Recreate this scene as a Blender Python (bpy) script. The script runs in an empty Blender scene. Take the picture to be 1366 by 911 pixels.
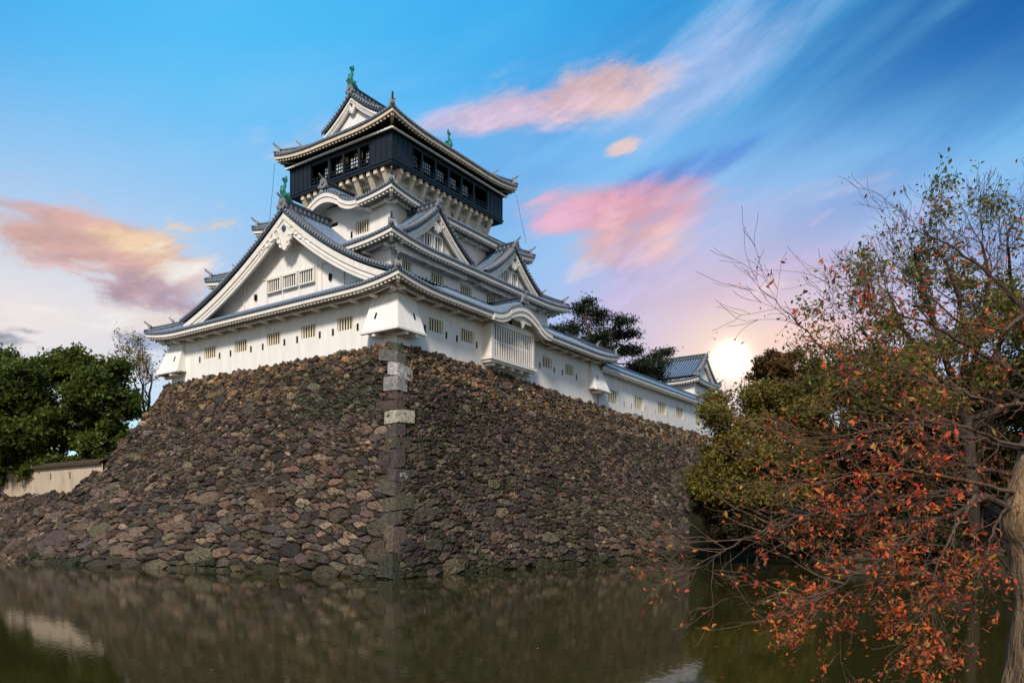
import bpy, bmesh, math, random
import numpy as np
from mathutils import Vector, Matrix, noise as mnoise

random.seed(7)
rng = np.random.default_rng(7)
R = math.radians
scene = bpy.context.scene
COL = scene.collection

# ------------------------------------------------------------------ camera
CAM_Z = 3.3
cd = bpy.data.cameras.new('camera'); cam = bpy.data.objects.new('camera', cd); COL.objects.link(cam)
cam.location = (0, 0, CAM_Z); cam.rotation_euler = (R(90), 0, 0)
cd.sensor_width = 36; cd.lens = 1018 / 1366 * 36; cd.shift_y = 0.179
cd.clip_start = 0.1; cd.clip_end = 6000
scene.camera = cam

# ------------------------------------------------------------------ world, sun, exposure
SUN_EL, SUN_AZ = 40, 192          # azimuth clockwise from +Y (the view direction): behind and left of the camera
scene.view_settings.view_transform = 'Standard'
scene.view_settings.look = 'None'
scene.view_settings.gamma = 1
scene.view_settings.use_curve_mapping = False
scene.view_settings.exposure = 0.3

w = bpy.data.worlds.new('World'); scene.world = w; w.use_nodes = True
wn, wl = w.node_tree.nodes, w.node_tree.links
wn.clear()
def N(t, **k):
    n = wn.new(t)
    for a, b in k.items(): setattr(n, a, b)
    return n
def inp(sock, val):
    if isinstance(val, bpy.types.NodeSocket): wl.new(val, sock)
    else: sock.default_value = val
def mth(op, a, b=0.0, c=None, clamp=False):
    n = N('ShaderNodeMath', operation=op); n.use_clamp = clamp
    inp(n.inputs[0], a); inp(n.inputs[1], b)
    if c is not None: inp(n.inputs[2], c)
    return n.outputs[0]
def mixc(f, a, b, mode='MIX'):
    n = N('ShaderNodeMix', data_type='RGBA', blend_type=mode)
    inp(n.inputs[0], f); inp(n.inputs[6], a); inp(n.inputs[7], b)
    return n.outputs[2]
def sm(x, e0, e1):
    n = N('ShaderNodeMapRange', interpolation_type='SMOOTHSTEP')
    inp(n.inputs[0], x); n.inputs[1].default_value = e0; n.inputs[2].default_value = e1
    return n.outputs[0]
geo = N('ShaderNodeTexCoord'); D = geo.outputs['Generated']
def vdot(v):
    n = N('ShaderNodeVectorMath', operation='DOT_PRODUCT'); wl.new(D, n.inputs[0]); n.inputs[1].default_value = v
    return n.outputs['Value']
def pdir(x, y):
    d = Vector(((x - 683) / 1018, 1, (700 - y) / 1018)); return d.normalized()
def blob(x, y, sx, sy, ang=0):
    """soft elongated patch of sky round a direction; sx, sy angular half sizes in radians"""
    c = pdir(x, y); e1 = Vector((0, 0, 1)).cross(c) * -1; e1.normalize(); e2 = c.cross(e1) * -1; e2.normalize()
    if e2.z < 0: e2 = -e2
    if e1.x < 0: e1 = -e1
    ca, sa = math.cos(ang), math.sin(ang)
    f1 = e1 * ca + e2 * sa; f2 = e2 * ca - e1 * sa
    p = mth('MULTIPLY', mth('SUBTRACT', vdot(f1), c.dot(f1)), 1 / sx)
    q = mth('MULTIPLY', mth('SUBTRACT', vdot(f2), c.dot(f2)), 1 / sy)
    r2 = mth('ADD', mth('MULTIPLY', p, p), mth('MULTIPLY', q, q))
    front = sm(vdot(c), 0.0, 0.3)
    return mth('MULTIPLY', mth('POWER', 2.718, mth('MULTIPLY', r2, -1.0)), front)
def cnoise(scale, stretch, rotang, detail=6, rough=.6, dist=.3, off=(0, 0, 0)):
    m = N('ShaderNodeMapping', vector_type='TEXTURE'); wl.new(D, m.inputs[0]); m.inputs['Scale'].default_value = tuple(1 / q for q in stretch)
    m.inputs['Rotation'].default_value = (0, rotang, 0); m.inputs['Location'].default_value = off
    n = N('ShaderNodeTexNoise'); wl.new(m.outputs[0], n.inputs['Vector'])
    n.inputs['Scale'].default_value = scale; n.inputs['Detail'].default_value = detail
    n.inputs['Roughness'].default_value = rough; n.inputs['Distortion'].default_value = dist
    return n.outputs['Fac']

sky = N('ShaderNodeTexSky', sky_type='NISHITA'); sky.sun_disc = False
sky.sun_elevation = R(SUN_EL); sky.sun_rotation = R(SUN_AZ)
sky.air_density = 1.0; sky.dust_density = 0.4; sky.ozone_density = 3.0
hs = N('ShaderNodeHueSaturation'); hs.inputs['Saturation'].default_value = 1.4; hs.inputs['Value'].default_value = 1.45
hs.inputs['Hue'].default_value = .487
wl.new(sky.outputs[0], hs.inputs['Color'])
base = hs.outputs[0]
SK = 0.1                                           # background strength; cloud colours are given as shown, divided by it
def cc(r, g, b):
    f = lambda c: ((c / 255 + .055) / 1.055) ** 2.4 if c > 10 else c / 255 / 12.92
    k = SK * 2 ** scene.view_settings.exposure; return (f(r) / k, f(g) / k, f(b) / k, 1)
z = vdot((0, 0, 1))
n_str = cnoise(2.6, (.8, .8, 3.2), R(-16), 8, .6, .5, (3, 1, 2))
n_diag = cnoise(1.8, (.55, .55, 4.0), R(-30), 8, .58, .6, (5, 2, 1))
n_fine = cnoise(6.0, (.8, .8, 2.2), R(-8), 9, .64, .4, (1, 5, 2))
n_wisp = cnoise(11.0, (.7, .7, 2.2), R(-22), 8, .66, .5, (2, 7, 3))
nz = mth('ADD', mth('ADD', mth('MULTIPLY', n_str, .42), mth('MULTIPLY', n_fine, .38)), mth('MULTIPLY', n_wisp, .2))
def ramp_add(base_c, b, amount, lo, hi, col, nn=nz, top=.82):
    """a cloud: noise lifted inside the patch b and cut off outside it"""
    q = mth('ADD', mth('MULTIPLY', b, amount), mth('MULTIPLY', mth('SUBTRACT', nn, .5), 3.0))
    tint = mixc(sm(n_wisp, .36, .66), tuple(x * .86 for x in col[:3]) + (1,), tuple(min(.93 / SK / 2 ** scene.view_settings.exposure, x * 1.22) for x in col[:3]) + (1,))
    return mixc(mth('MULTIPLY', mth('MULTIPLY', sm(q, lo, hi), sm(b, .02, .62)), top), base_c, tint)
c = base
# deep azure above, paling to lavender and cream low down
for x_, y_, sx_, sy_, f_, col_ in ((100, -60, .50, .30, .85, (22, 124, 220)), (560, 20, .45, .22, .88, (66, 186, 250)), (380, 160, .36, .18, .88, (92, 200, 250)),
        (900, 20, .36, .14, .85, (48, 172, 240)), (1000, 190, .42, .14, .85, (78, 176, 244)), (1200, 120, .30, .12, .7, (52, 168, 240)), (1440, -30, .34, .24, .95, (2, 80, 156)),
        (1250, 230, .26, .07, .7, (104, 198, 248)), (720, 330, .7, .13, .75, (150, 202, 248)), (1010, 360, .3, .09, .6, (164, 190, 240)), (1080, 440, .26, .09, .75, (210, 194, 228)), (120, 270, .26, .10, .6, (158, 202, 244)), (30, 430, .30, .12, .9, (244, 232, 226))):
    c = mixc(mth('MULTIPLY', blob(x_, y_, sx_, sy_), f_), c, cc(*col_))
# streaks combed up to the right
c = mixc(mth('MULTIPLY', mth('MULTIPLY', sm(n_diag, .47, .70), blob(1050, 140, .5, .22, .2)), .65), c, cc(124, 206, 250))
c = mixc(mth('MULTIPLY', mth('MULTIPLY', sm(n_diag, .52, .34), blob(1150, 120, .5, .2, .2)), .45), c, cc(22, 110, 196))
c = mixc(mth('MULTIPLY', mth('MULTIPLY', sm(n_str, .45, .70), blob(430, 210, .5, .14, .2)), .4), c, cc(150, 204, 246))
c = ramp_add(c, blob(900, 112, .16, .055, .38), .45, .20, .80, cc(176, 188, 236), n_diag, .62)
c = ramp_add(c, blob(700, 90, .09, .02, .3), .36, .18, .60, cc(196, 200, 236), n_diag, .7)
c = ramp_add(c, blob(792, 120, .10, .034, .12), .55, .20, .60, cc(236, 190, 182))
c = ramp_add(c, blob(670, 155, .11, .034, .22), .50, .20, .60, cc(220, 190, 210))
c = ramp_add(c, blob(430, 182, .09, .030, .25), .45, .20, .62, cc(204, 196, 224))
c = ramp_add(c, blob(833, 198, .026, .011, .3), .60, .22, .60, cc(244, 198, 186))
c = ramp_add(c, blob(900, 235, .12, .020, .30), .45, .14, .55, cc(66, 128, 214), n_diag, .7)      # shadowed cloud above the pink one
c = ramp_add(c, blob(815, 275, .13, .040, .06), .60, .18, .58, cc(232, 160, 168))
c = ramp_add(c, blob(745, 285, .06, .026, .0), .45, .20, .62, cc(216, 170, 200))
c = ramp_add(c, blob(835, 332, .10, .030, .0), .55, .20, .60, cc(238, 182, 174))
c = ramp_add(c, blob(815, 305, .022, .035, .2), .50, .22, .62, cc(226, 180, 190))
c = ramp_add(c, blob(775, 360, .035, .016, .3), .55, .22, .62, cc(232, 220, 232))
c = ramp_add(c, blob(1000, 310, .20, .055, .12), .45, .16, .56, cc(176, 176, 228), n_diag, .8)
c = ramp_add(c, blob(900, 370, .22, .05, .05), .40, .18, .62, cc(170, 172, 226), n_str, .7)
c = ramp_add(c, blob(1180, 243, .12, .020, .06), .50, .18, .60, cc(176, 190, 232), n_str)
c = ramp_add(c, blob(1085, 300, .045, .024, .5), .45, .22, .66, cc(214, 210, 236))
c = ramp_add(c, blob(1030, 385, .03, .016, .2), .45, .22, .66, cc(240, 232, 240))
c = ramp_add(c, blob(1070, 452, .11, .028, .0), .55, .18, .60, cc(246, 196, 192))
c = ramp_add(c, blob(150, 335, .15, .058, -.05), .60, .14, .56, cc(218, 164, 146), n_fine)
c = ramp_add(c, blob(190, 390, .11, .040, -.2), .55, .18, .60, cc(170, 148, 166), n_fine)
c = ramp_add(c, blob(245, 318, .10, .048, .2), .50, .20, .62, cc(240, 204, 166), n_fine)
c = ramp_add(c, blob(290, 345, .08, .05, .3), .50, .20, .64, cc(240, 230, 228), n_fine)
c = ramp_add(c, blob(60, 370, .06, .04, .3), .40, .22, .68, cc(216, 196, 208), n_fine)
c = ramp_add(c, blob(150, 425, .12, .020, .0), .55, .18, .60, cc(253, 240, 230), n_fine)
c = ramp_add(c, blob(28, 460, .05, .013, .0), .60, .25, .60, cc(116, 128, 150), n_fine)
c = ramp_add(c, blob(45, 443, .022, .006, .0), .60, .25, .60, cc(150, 150, 164), n_fine)
c = ramp_add(c, blob(215, 455, .05, .02, .0), .40, .22, .66, cc(150, 168, 200), n_fine)
c = mixc(mth('MULTIPLY', sm(vdot((0, -1, 0)), .05, .75), .75), c, cc(226, 206, 186))     # cream tint added to the unseen sky behind, warming the wall light
# the low sun breaking through beside the turret
g1 = blob(975, 480, .017, .017); g2 = blob(975, 480, .062, .052); g3 = blob(975, 480, .19, .13)
c = mixc(mth('MULTIPLY', g3, .7), c, cc(255, 214, 205))
c = mixc(mth('MULTIPLY', g2, .9), c, cc(255, 230, 204))
c = mixc(g1, c, (2.6 / SK, 2.3 / SK, 1.9 / SK, 1))
bg = N('ShaderNodeBackground'); wl.new(c, bg.inputs['Color']); bg.inputs['Strength'].default_value = SK
wo = N('ShaderNodeOutputWorld'); wl.new(bg.outputs[0], wo.inputs['Surface'])

sl = bpy.data.lights.new('sun', 'SUN'); sl.energy = 3.3; sl.angle = R(9); sl.color = (1, .89, .76)
so = bpy.data.objects.new('sun', sl); COL.objects.link(so)
sd = Vector((math.sin(R(SUN_AZ)) * math.cos(R(SUN_EL)), math.cos(R(SUN_AZ)) * math.cos(R(SUN_EL)), math.sin(R(SUN_EL))))
so.rotation_euler = sd.to_track_quat('Z', 'Y').to_euler()

# ------------------------------------------------------------------ materials
def mat(name, col, rough=.8, spec=.3, var=.0, vscale=3.0, bump=0.0, bscale=20.0, attr=None, stretch=None, col2=None, metal=0.0, sheen_noise=None):
    m = bpy.data.materials.new(name); m.use_nodes = True
    nt = m.node_tree; n, l = nt.nodes, nt.links
    b = n['Principled BSDF']
    b.inputs['Roughness'].default_value = rough; b.inputs['Specular IOR Level'].default_value = spec
    b.inputs['Metallic'].default_value = metal
    tc = n.new('ShaderNodeTexCoord'); vec = tc.outputs['Object']
    if stretch:
        mp = n.new('ShaderNodeMapping'); mp.inputs['Scale'].default_value = stretch; l.new(vec, mp.inputs[0]); vec = mp.outputs[0]
    src = None
    if attr:
        at = n.new('ShaderNodeAttribute'); at.attribute_name = attr; src = at.outputs['Color']
    if var > 0 or col2:
        nz = n.new('ShaderNodeTexNoise'); nz.inputs['Scale'].default_value = vscale; nz.inputs['Detail'].default_value = 6
        nz.inputs['Roughness'].default_value = .65
        l.new(vec, nz.inputs['Vector'])
        mr = n.new('ShaderNodeMapRange'); mr.inputs[1].default_value = .3; mr.inputs[2].default_value = .7
        l.new(nz.outputs['Fac'], mr.inputs[0])
        mx = n.new('ShaderNodeMix'); mx.data_type = 'RGBA'
        l.new(mr.outputs[0], mx.inputs[0])
        if attr:
            mx.blend_type = 'MULTIPLY'
            mx2 = n.new('ShaderNodeMix'); mx2.data_type = 'RGBA'; l.new(mr.outputs[0], mx2.inputs[0])
            mx2.inputs[6].default_value = (1 - var, 1 - var, 1 - var, 1); mx2.inputs[7].default_value = (1 + var, 1 + var, 1 + var, 1)
            mx.inputs[0].default_value = 1
            for lk in list(mx.inputs[0].links): l.remove(lk)
            l.new(src, mx.inputs[6]); l.new(mx2.outputs[2], mx.inputs[7])
        else:
            a = tuple(max(0, x * (1 - var)) for x in col); bb = col2 or tuple(min(1, x * (1 + var)) for x in col)
            mx.inputs[6].default_value = (*a, 1); mx.inputs[7].default_value = (*bb, 1)
        src = mx.outputs[2]
    if src is None: b.inputs['Base Color'].default_value = (*col, 1)
    else: l.new(src, b.inputs['Base Color'])
    if bump > 0:
        nb = n.new('ShaderNodeTexNoise'); nb.inputs['Scale'].default_value = bscale; nb.inputs['Detail'].default_value = 5
        l.new(vec, nb.inputs['Vector'])
        bp = n.new('ShaderNodeBump'); bp.inputs['Strength'].default_value = bump; bp.inputs['Distance'].default_value = .1
        l.new(nb.outputs['Fac'], bp.inputs['Height']); l.new(bp.outputs[0], b.inputs['Normal'])
    return m

M_PLASTER = mat('white_plaster', (.77, .755, .735), .85, .2, .09, 1.3, .12, 2.5, stretch=(1.1, 1.1, .2))
M_PLASTER_DIM = mat('dimmed_cream_plaster', (.44, .36, .28), .9, .2, .2, .9, .12, 2.5, stretch=(1, 1, .3))  # cream plaster, with darkening toward the frame edge put into its colour
M_TRIM = mat('white_trim', (.74, .71, .665), .8, .2, .10, 1.5, .1, 8)
M_BAR = mat('cream_bars', (.74, .66, .50), .8, .2, .12, 4)
M_BEAM = mat('cream_beam', (.66, .56, .43), .75, .25, .18, 2.0, .15, 12)
M_TILE = mat('roof_tile', (.046, .062, .090), .40, .5, .30, 3.0, .15, 9)
M_ROLL_SHEEN = mat('roll_tile_sheen', (.165, .245, .36), .28, .6, .25, 3.0, .10, 9)  # same tile as the pans; sky sheen painted in as paler blue
M_SOFFIT_SHADED = mat('shaded_soffit_plaster', (.34, .30, .26), .9, .2, .15, 1.2)  # white plaster, with the shade under the eaves put into its colour
M_TILE_END = mat('tile_end', (.20, .21, .23), .5, .4, .30, 6.0)
M_BLACK = mat('black_boards', (.010, .012, .016), .45, .4, .35, 3.0, .1, 10)
M_DARK = mat('dark_recess', (.006, .006, .006), .9, .1)
M_WOOD = mat('dark_wood', (.060, .044, .032), .8, .2, .25, 3)
M_COPPER = mat('green_copper', (.022, .19, .15), .55, .4, .35, 4.0, .2, 12)
M_STONE = mat('fieldstone', (.1, .09, .08), .9, .25, .62, 4.5, 1.3, 8.0, attr='col')
M_SOIL = mat('dark_mortar', (.022, .019, .016), 1, .1, .3, 2)
M_BARK = mat('bark', (.055, .042, .034), .95, .15, .35, 3.0, .8, 9, stretch=(1, 1, .25))
M_CHERRY = mat('cherry_bark', (.20, .135, .075), .85, .3, .55, 2.6, 1.0, 9, stretch=(2.2, 2.2, .5))
M_TWIG = mat('twig', (.10, .066, .048), .85, .25, .3, 5.0)
def leafmat(name, trans=.45):
    m = bpy.data.materials.new(name); m.use_nodes = True; n, l = m.node_tree.nodes, m.node_tree.links
    b = n['Principled BSDF']; b.inputs['Roughness'].default_value = .6; b.inputs['Specular IOR Level'].default_value = .25
    at = n.new('ShaderNodeAttribute'); at.attribute_name = 'col'; l.new(at.outputs['Color'], b.inputs['Base Color'])
    t = n.new('ShaderNodeBsdfTranslucent'); l.new(at.outputs['Color'], t.inputs['Color'])
    mx = n.new('ShaderNodeMixShader'); mx.inputs[0].default_value = trans
    l.new(b.outputs[0], mx.inputs[1]); l.new(t.outputs[0], mx.inputs[2]); l.new(mx.outputs[0], n['Material Output'].inputs['Surface'])
    return m
M_LEAF = leafmat('leaf')
M_PANE = mat('reflecting_pane', (.62, .66, .72), .6, .3)  # glazed panes; their pale reflection is painted as colour
M_AMBER = mat('amber_lit_patch', (.62, .46, .08), .7, .2, .2, 3)  # lit room glimpsed inside, its yellow light painted as colour

# ------------------------------------------------------------------ mesh builder
class MB:
    def __init__(s): s.v = []; s.f = []; s.m = []; s.c = []; s.cur = 0
    def add(s, vs, fs, mi=None):
        o = len(s.v); s.v.extend([tuple(p) for p in vs])
        for f in fs: s.f.append(tuple(i + o for i in f)); s.m.append(s.cur if mi is None else mi)
    def box(s, x0, x1, y0, y1, z0, z1, M=None, mi=None):
        vs = [(x, y, z) for x in (x0, x1) for y in (y0, y1) for z in (z0, z1)]
        if M: vs = [M(*p) for p in vs]
        s.add(vs, [(0, 1, 3, 2), (4, 6, 7, 5), (0, 4, 5, 1), (2, 3, 7, 6), (0, 2, 6, 4), (1, 5, 7, 3)], mi)
    def prism(s, poly, d0, d1, F, mi=None):
        """poly: 2D outline; F(p, d) -> point"""
        n = len(poly)
        vs = [F(p, d0) for p in poly] + [F(p, d1) for p in poly]
        s.add(vs, [tuple(range(n)), tuple(range(2 * n - 1, n - 1, -1))] + [(i, (i + 1) % n, n + (i + 1) % n, n + i) for i in range(n)], mi)
    def grid(s, P, mi=None):
        nu, nv = len(P), len(P[0])
        s.add([p for row in P for p in row], [(i * nv + j, (i + 1) * nv + j, (i + 1) * nv + j + 1, i * nv + j + 1) for i in range(nu - 1) for j in range(nv - 1)], mi)
    def beam(s, p, q, wd, ht, mi=None):
        p, q = Vector(p), Vector(q); d = (q - p).normalized()
        up = Vector((0, 0, 1)); sx = d.cross(up)
        if sx.length < .01: sx = Vector((1, 0, 0))
        sx.normalize(); uz = sx.cross(d)
        vs = []
        for e in (p, q):
            for i, j in ((-1, -1), (1, -1), (1, 1), (-1, 1)): vs.append(e + sx * (wd / 2 * i) + uz * (ht / 2 * j))
        s.add(vs, [(0, 1, 2, 3), (7, 6, 5, 4), (0, 4, 5, 1), (1, 5, 6, 2), (2, 6, 7, 3), (3, 7, 4, 0)], mi)
    def tube(s, path, rad, n=8, cap=True, mi=None):
        path = [Vector(p) for p in path]; vs = []; fs = []
        t0 = (path[1] - path[0]).normalized()
        a = t0.orthogonal().normalized()
        for k, p in enumerate(path):
            t = (path[min(k + 1, len(path) - 1)] - path[max(k - 1, 0)]).normalized()
            a = (a - t * a.dot(t)); a = a.normalized() if a.length > 1e-5 else t.orthogonal().normalized()
            b = t.cross(a); r = rad[k] if hasattr(rad, '__len__') else rad
            for i in range(n):
                th = 2 * math.pi * i / n; vs.append(p + (a * math.cos(th) + b * math.sin(th)) * r)
        for k in range(len(path) - 1):
            for i in range(n): fs.append((k * n + i, k * n + (i + 1) % n, (k + 1) * n + (i + 1) % n, (k + 1) * n + i))
        if cap: fs.append(tuple(range(n - 1, -1, -1))); fs.append(tuple((len(path) - 1) * n + i for i in range(n)))
        s.add(vs, fs, mi)
    def ribgrid(s, P):
        """tile surface whose roll tiles (faces standing above the pan) take the third material"""
        nu, nv = len(P), len(P[0]); o = len(s.v); s.v.extend([tuple(p) for row in P for p in row])
        for i in range(nu - 1):
            k = 2 if i % 7 in (2, 3, 4) else 0
            for j in range(nv - 1): s.f.append((o + i * nv + j, o + (i + 1) * nv + j, o + (i + 1) * nv + j + 1, o + i * nv + j + 1)); s.m.append(k)
    def build(s, name, mats, parent=None, smooth=False, loc=None, rot=None, off=None, fix=True):
        me = bpy.data.meshes.new(name)
        ox, oy, oz = off or (0, 0, 0)
        if parent is not None and off is None:
            oz = root_z(parent)
        me.from_pydata([(x - ox, y - oy, z - oz) for x, y, z in s.v] if (ox or oy or oz) else s.v, [], s.f)
        mats = mats if isinstance(mats, (list, tuple)) else [mats]
        for mm in mats: me.materials.append(mm)
        if len(mats) > 1: me.polygons.foreach_set('material_index', s.m)
        if fix:
            bm = bmesh.new(); bm.from_mesh(me); bmesh.ops.recalc_face_normals(bm, faces=bm.faces); bm.to_mesh(me); bm.free()
        if smooth: me.polygons.foreach_set('use_smooth', [True] * len(me.polygons))
        o = bpy.data.objects.new(name, me); COL.objects.link(o)
        if parent is not None: o.parent = parent
        if loc is not None: o.location = loc
        if rot is not None: o.rotation_euler = rot
        return o
def root_z(o):
    while o.parent is not None: o = o.parent
    return o.get('z0', 0.0)
def tag(o, label=None, cat=None, group=None, kind=None):
    if label: o['label'] = label
    if cat: o['category'] = cat
    if group: o['group'] = group
    if kind: o['kind'] = kind
    return o
def empty(name, loc, rz=0, label=None, cat=None, group=None):
    o = bpy.data.objects.new(name, None); COL.objects.link(o); o.location = loc; o.rotation_euler = (0, 0, rz)
    return tag(o, label, cat, group)

# castle frame: local a runs along the right face (away to the right), b along the left face (away to the left)
AZ = R(34.5); U = Vector((math.sin(AZ), math.cos(AZ), 0)); V = Vector((-math.cos(AZ), math.sin(AZ), 0))
O = Vector((-9.01, 59.94, 0)); ROT = R(55.5); ZT = 17.6
def wpt(a, b, z=0): p = O + U * a + V * b; return Vector((p.x, p.y, z))
def px(x, y, depth): return Vector(((x - 683) / 1018 * depth, depth, CAM_Z + (700 - y) / 1018 * depth))
def ML(l, o, z): return (-o, l, z)       # the four sides: lateral, outward, height -> local point
def MR(l, o, z): return (l, -o, z)
def ML2(l, o, z): return (o, l, z)
def MR2(l, o, z): return (l, o, z)

# ------------------------------------------------------------------ ground and water
def smooth(x, e0, e1):
    t = min(1, max(0, (x - e0) / (e1 - e0))); return t * t * (3 - 2 * t)
def ground_z(x, y):
    d = Vector((x, y, 0)) - O; a, b = d.dot(U), d.dot(V)
    z = -1.6
    if y < 14: z = max(z, -1.6 + 3.1 * (1 - smooth(y, 8.3, 12)))
    ys = 71 - 7 * smooth(x, 20, 60) - 50 * smooth(x, 58, 85)
    if x > 15 and y > ys - 6:
        z = max(z, -1.6 + smooth(x, 17, 22) * (1.6 + -1.6 + 1.9 * smooth(y, ys - 4, ys) + 5.0 * smooth(y, ys, ys + 14) + 7 * smooth(y, ys + 12, ys + 40)))
    if a > 2 and b > 2 and b < 31: z = 17.0
    elif a > -3 and b >= 33: z = 6.6
    elif y > 150: z = max(z, 3)
    return z
def build_ground():
    xs = sorted(set([-3000, -1200, -500, -250] + list(np.arange(-150, 150, 2.5)) + [170, 250, 500, 1200, 3000]))
    ys = sorted(set([-1500, -300, -80] + list(np.arange(-30, 170, 2.5)) + [200, 300, 600, 1500, 4000]))
    mb = MB(); mb.grid([[(x, y, ground_z(x, y) + (mnoise.noise(Vector((x * .2, y * .2, 0))) * .25)) for y in ys] for x in xs])
    m = mat('earth', (.022, .018, .010), 1, .1, .5, .6, .6, 2.0, col2=(.024, .030, .010))
    o = mb.build('ground', m, smooth=True); tag(o, kind='structure', label='dark earth bank under the trees round the moat'); 
    return o
build_ground()
def build_water():
    m = bpy.data.materials.new('moat_water'); m.use_nodes = True; n, l = m.node_tree.nodes, m.node_tree.links
    b = n['Principled BSDF']; b.inputs['Base Color'].default_value = (.026, .025, .006, 1); b.inputs['Specular Tint'].default_value = (.46, .43, .19, 1)
    b.inputs['Roughness'].default_value = .04; b.inputs['IOR'].default_value = 1.33
    tc = n.new('ShaderNodeTexCoord')
    def nz(scale, st, d):
        mp = n.new('ShaderNodeMapping'); mp.inputs['Scale'].default_value = st; l.new(tc.outputs['Object'], mp.inputs[0])
        t = n.new('ShaderNodeTexNoise'); t.inputs['Scale'].default_value = scale; t.inputs['Detail'].default_value = d; l.new(mp.outputs[0], t.inputs['Vector'])
        return t.outputs['Fac']
    a = n.new('ShaderNodeMath'); a.operation = 'MULTIPLY_ADD'; l.new(nz(.9, (1.4, .5, 1), 3), a.inputs[0]); a.inputs[1].default_value = 1.0
    l.new(nz(5, (1.6, .6, 1), 2), a.inputs[2])
    bp = n.new('ShaderNodeBump'); bp.inputs['Strength'].default_value = .018; bp.inputs['Distance'].default_value = .12
    l.new(a.outputs[0], bp.inputs['Height']); l.new(bp.outputs[0], b.inputs['Normal'])
    mb = MB(); mb.add([(-900, 4, 0), (900, 4, 0), (900, 900, 0), (-900, 900, 0)], [(0, 1, 2, 3)])
    tag(mb.build('water', m), kind='structure', label='dark still moat water below the stone wall')
build_water()

# ------------------------------------------------------------------ dry stone walls
def clip(poly, nx, ny, d):
    out = []
    k = len(poly)
    for i in range(k):
        p, q = poly[i], poly[(i + 1) % k]
        dp = p[0] * nx + p[1] * ny - d; dq = q[0] * nx + q[1] * ny - d
        if dp <= 0: out.append(p)
        if dp * dq < 0:
            t = dp / (dp - dq); out.append((p[0] + (q[0] - p[0]) * t, p[1] + (q[1] - p[1]) * t))
    return out
def scatter(Lx, Hy, rad, rs, margin=1.6):
    """points kept at a spacing rad(y)"""
    pts = []; cell = .45; gridd = {}
    tries = int((Lx + 2 * margin) * (Hy + 2 * margin) * 26)
    X = rs.uniform(-margin, Lx + margin, tries); Y = rs.uniform(-margin, Hy + margin, tries); Q = rs.random(tries)
    for x, y, q in zip(X, Y, Q):
        r = rad(x, y) * (.36 + 1.45 * q * q * q + .25 * q)
        gx, gy = int(x // cell), int(y // cell); k = int(r / cell) + 2; ok = True
        for i in range(gx - k, gx + k + 1):
            for j in range(gy - k, gy + k + 1):
                for (a, b, rr) in gridd.get((i, j), ()):
                    if ((a - x) * .72) ** 2 + (b - y) ** 2 < (.5 * (r + rr)) ** 2: ok = False; break
                if not ok: break
            if not ok: break
        if ok:
            pts.append((x, y, r)); gridd.setdefault((gx, gy), []).append((x, y, r))
    return pts
def cells(pts, Lx, Hy):
    A = np.array([(p[0] * .72, p[1]) for p in pts]); out = []
    for i, (x, y, r) in enumerate(pts):
        if not (-.1 < x < Lx + .1 and -.2 < y < Hy): continue
        d = A - A[i]; d2 = (d ** 2).sum(1); near = np.argsort(d2)[1:20]
        poly = [(-2.5, -2.5), (2.5, -2.5), (2.5, 2.5), (-2.5, 2.5)]
        for j in near:
            dx, dy = d[j]; L = math.sqrt(d2[j])
            w_ = (pts[i][2] ** 2 - pts[j][2] ** 2) * .16
            poly = clip(poly, dx / L, dy / L, L / 2 + w_ / L)
            if len(poly) < 3: break
        if len(poly) >= 3: out.append((x, y, [(x + px_ / .72, y + py_) for px_, py_ in poly]))
    return out
class StoneMB(MB):
    def stone(s, poly, P, color, rs, bulge=.12, gap=.036):
        """poly in face coordinates, P(x, y, out) -> point"""
        k = len(poly); cx_ = sum(p[0] for p in poly) / k; cy_ = sum(p[1] for p in poly) / k
        size = math.sqrt(sum((p[0] - cx_) ** 2 + (p[1] - cy_) ** 2 for p in poly) / k)
        if size < .05: return
        ring = []
        for i in range(k):
            p, q = poly[i], poly[(i + 1) % k]; L = math.hypot(q[0] - p[0], q[1] - p[1])
            ring.append(p)
            if L > .35:
                m = int(L / .3)
                for j in range(1, m + 1):
                    t = j / (m + 1); ring.append((p[0] + (q[0] - p[0]) * t + rs.normal() * .02, p[1] + (q[1] - p[1]) * t + rs.normal() * .02))
        k = len(ring); tx, ty = rs.normal(0, .16, 2); b0 = rs.uniform(-.08, .07); bl = bulge * rs.uniform(.4, 1.5)
        sc = max(.55, 1 - gap / size); vs = []
        def rim(f, o, jit):
            for (x, y) in ring:
                dx, dy = x - cx_, y - cy_; ff = f * (1 + rs.normal() * .05)
                vs.append(P(cx_ + dx * ff, cy_ + dy * ff, o + b0 + tx * dx * ff + ty * dy * ff + rs.normal() * jit))
        rim(sc, -.30, 0); rim(sc * .985, -.03, .012); rim(sc * .88, bl * .8, .03); rim(sc * .50, bl, .05)
        vs.append(P(cx_, cy_, bl * 1.05 + b0))
        fs = []
        for a in range(3):
            for i in range(k): fs.append((a * k + i, a * k + (i + 1) % k, (a + 1) * k + (i + 1) % k, (a + 1) * k + i))
        for i in range(k): fs.append((3 * k + i, 3 * k + (i + 1) % k, 4 * k))
        s.add(vs, fs); s.c.extend([color] * len(vs))
    def colors(s, o):
        a = o.data.color_attributes.new('col', 'FLOAT_COLOR', 'POINT')
        a.data.foreach_set('color', np.array([(*c, 1) for c in s.c], dtype=np.float32).ravel())

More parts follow.
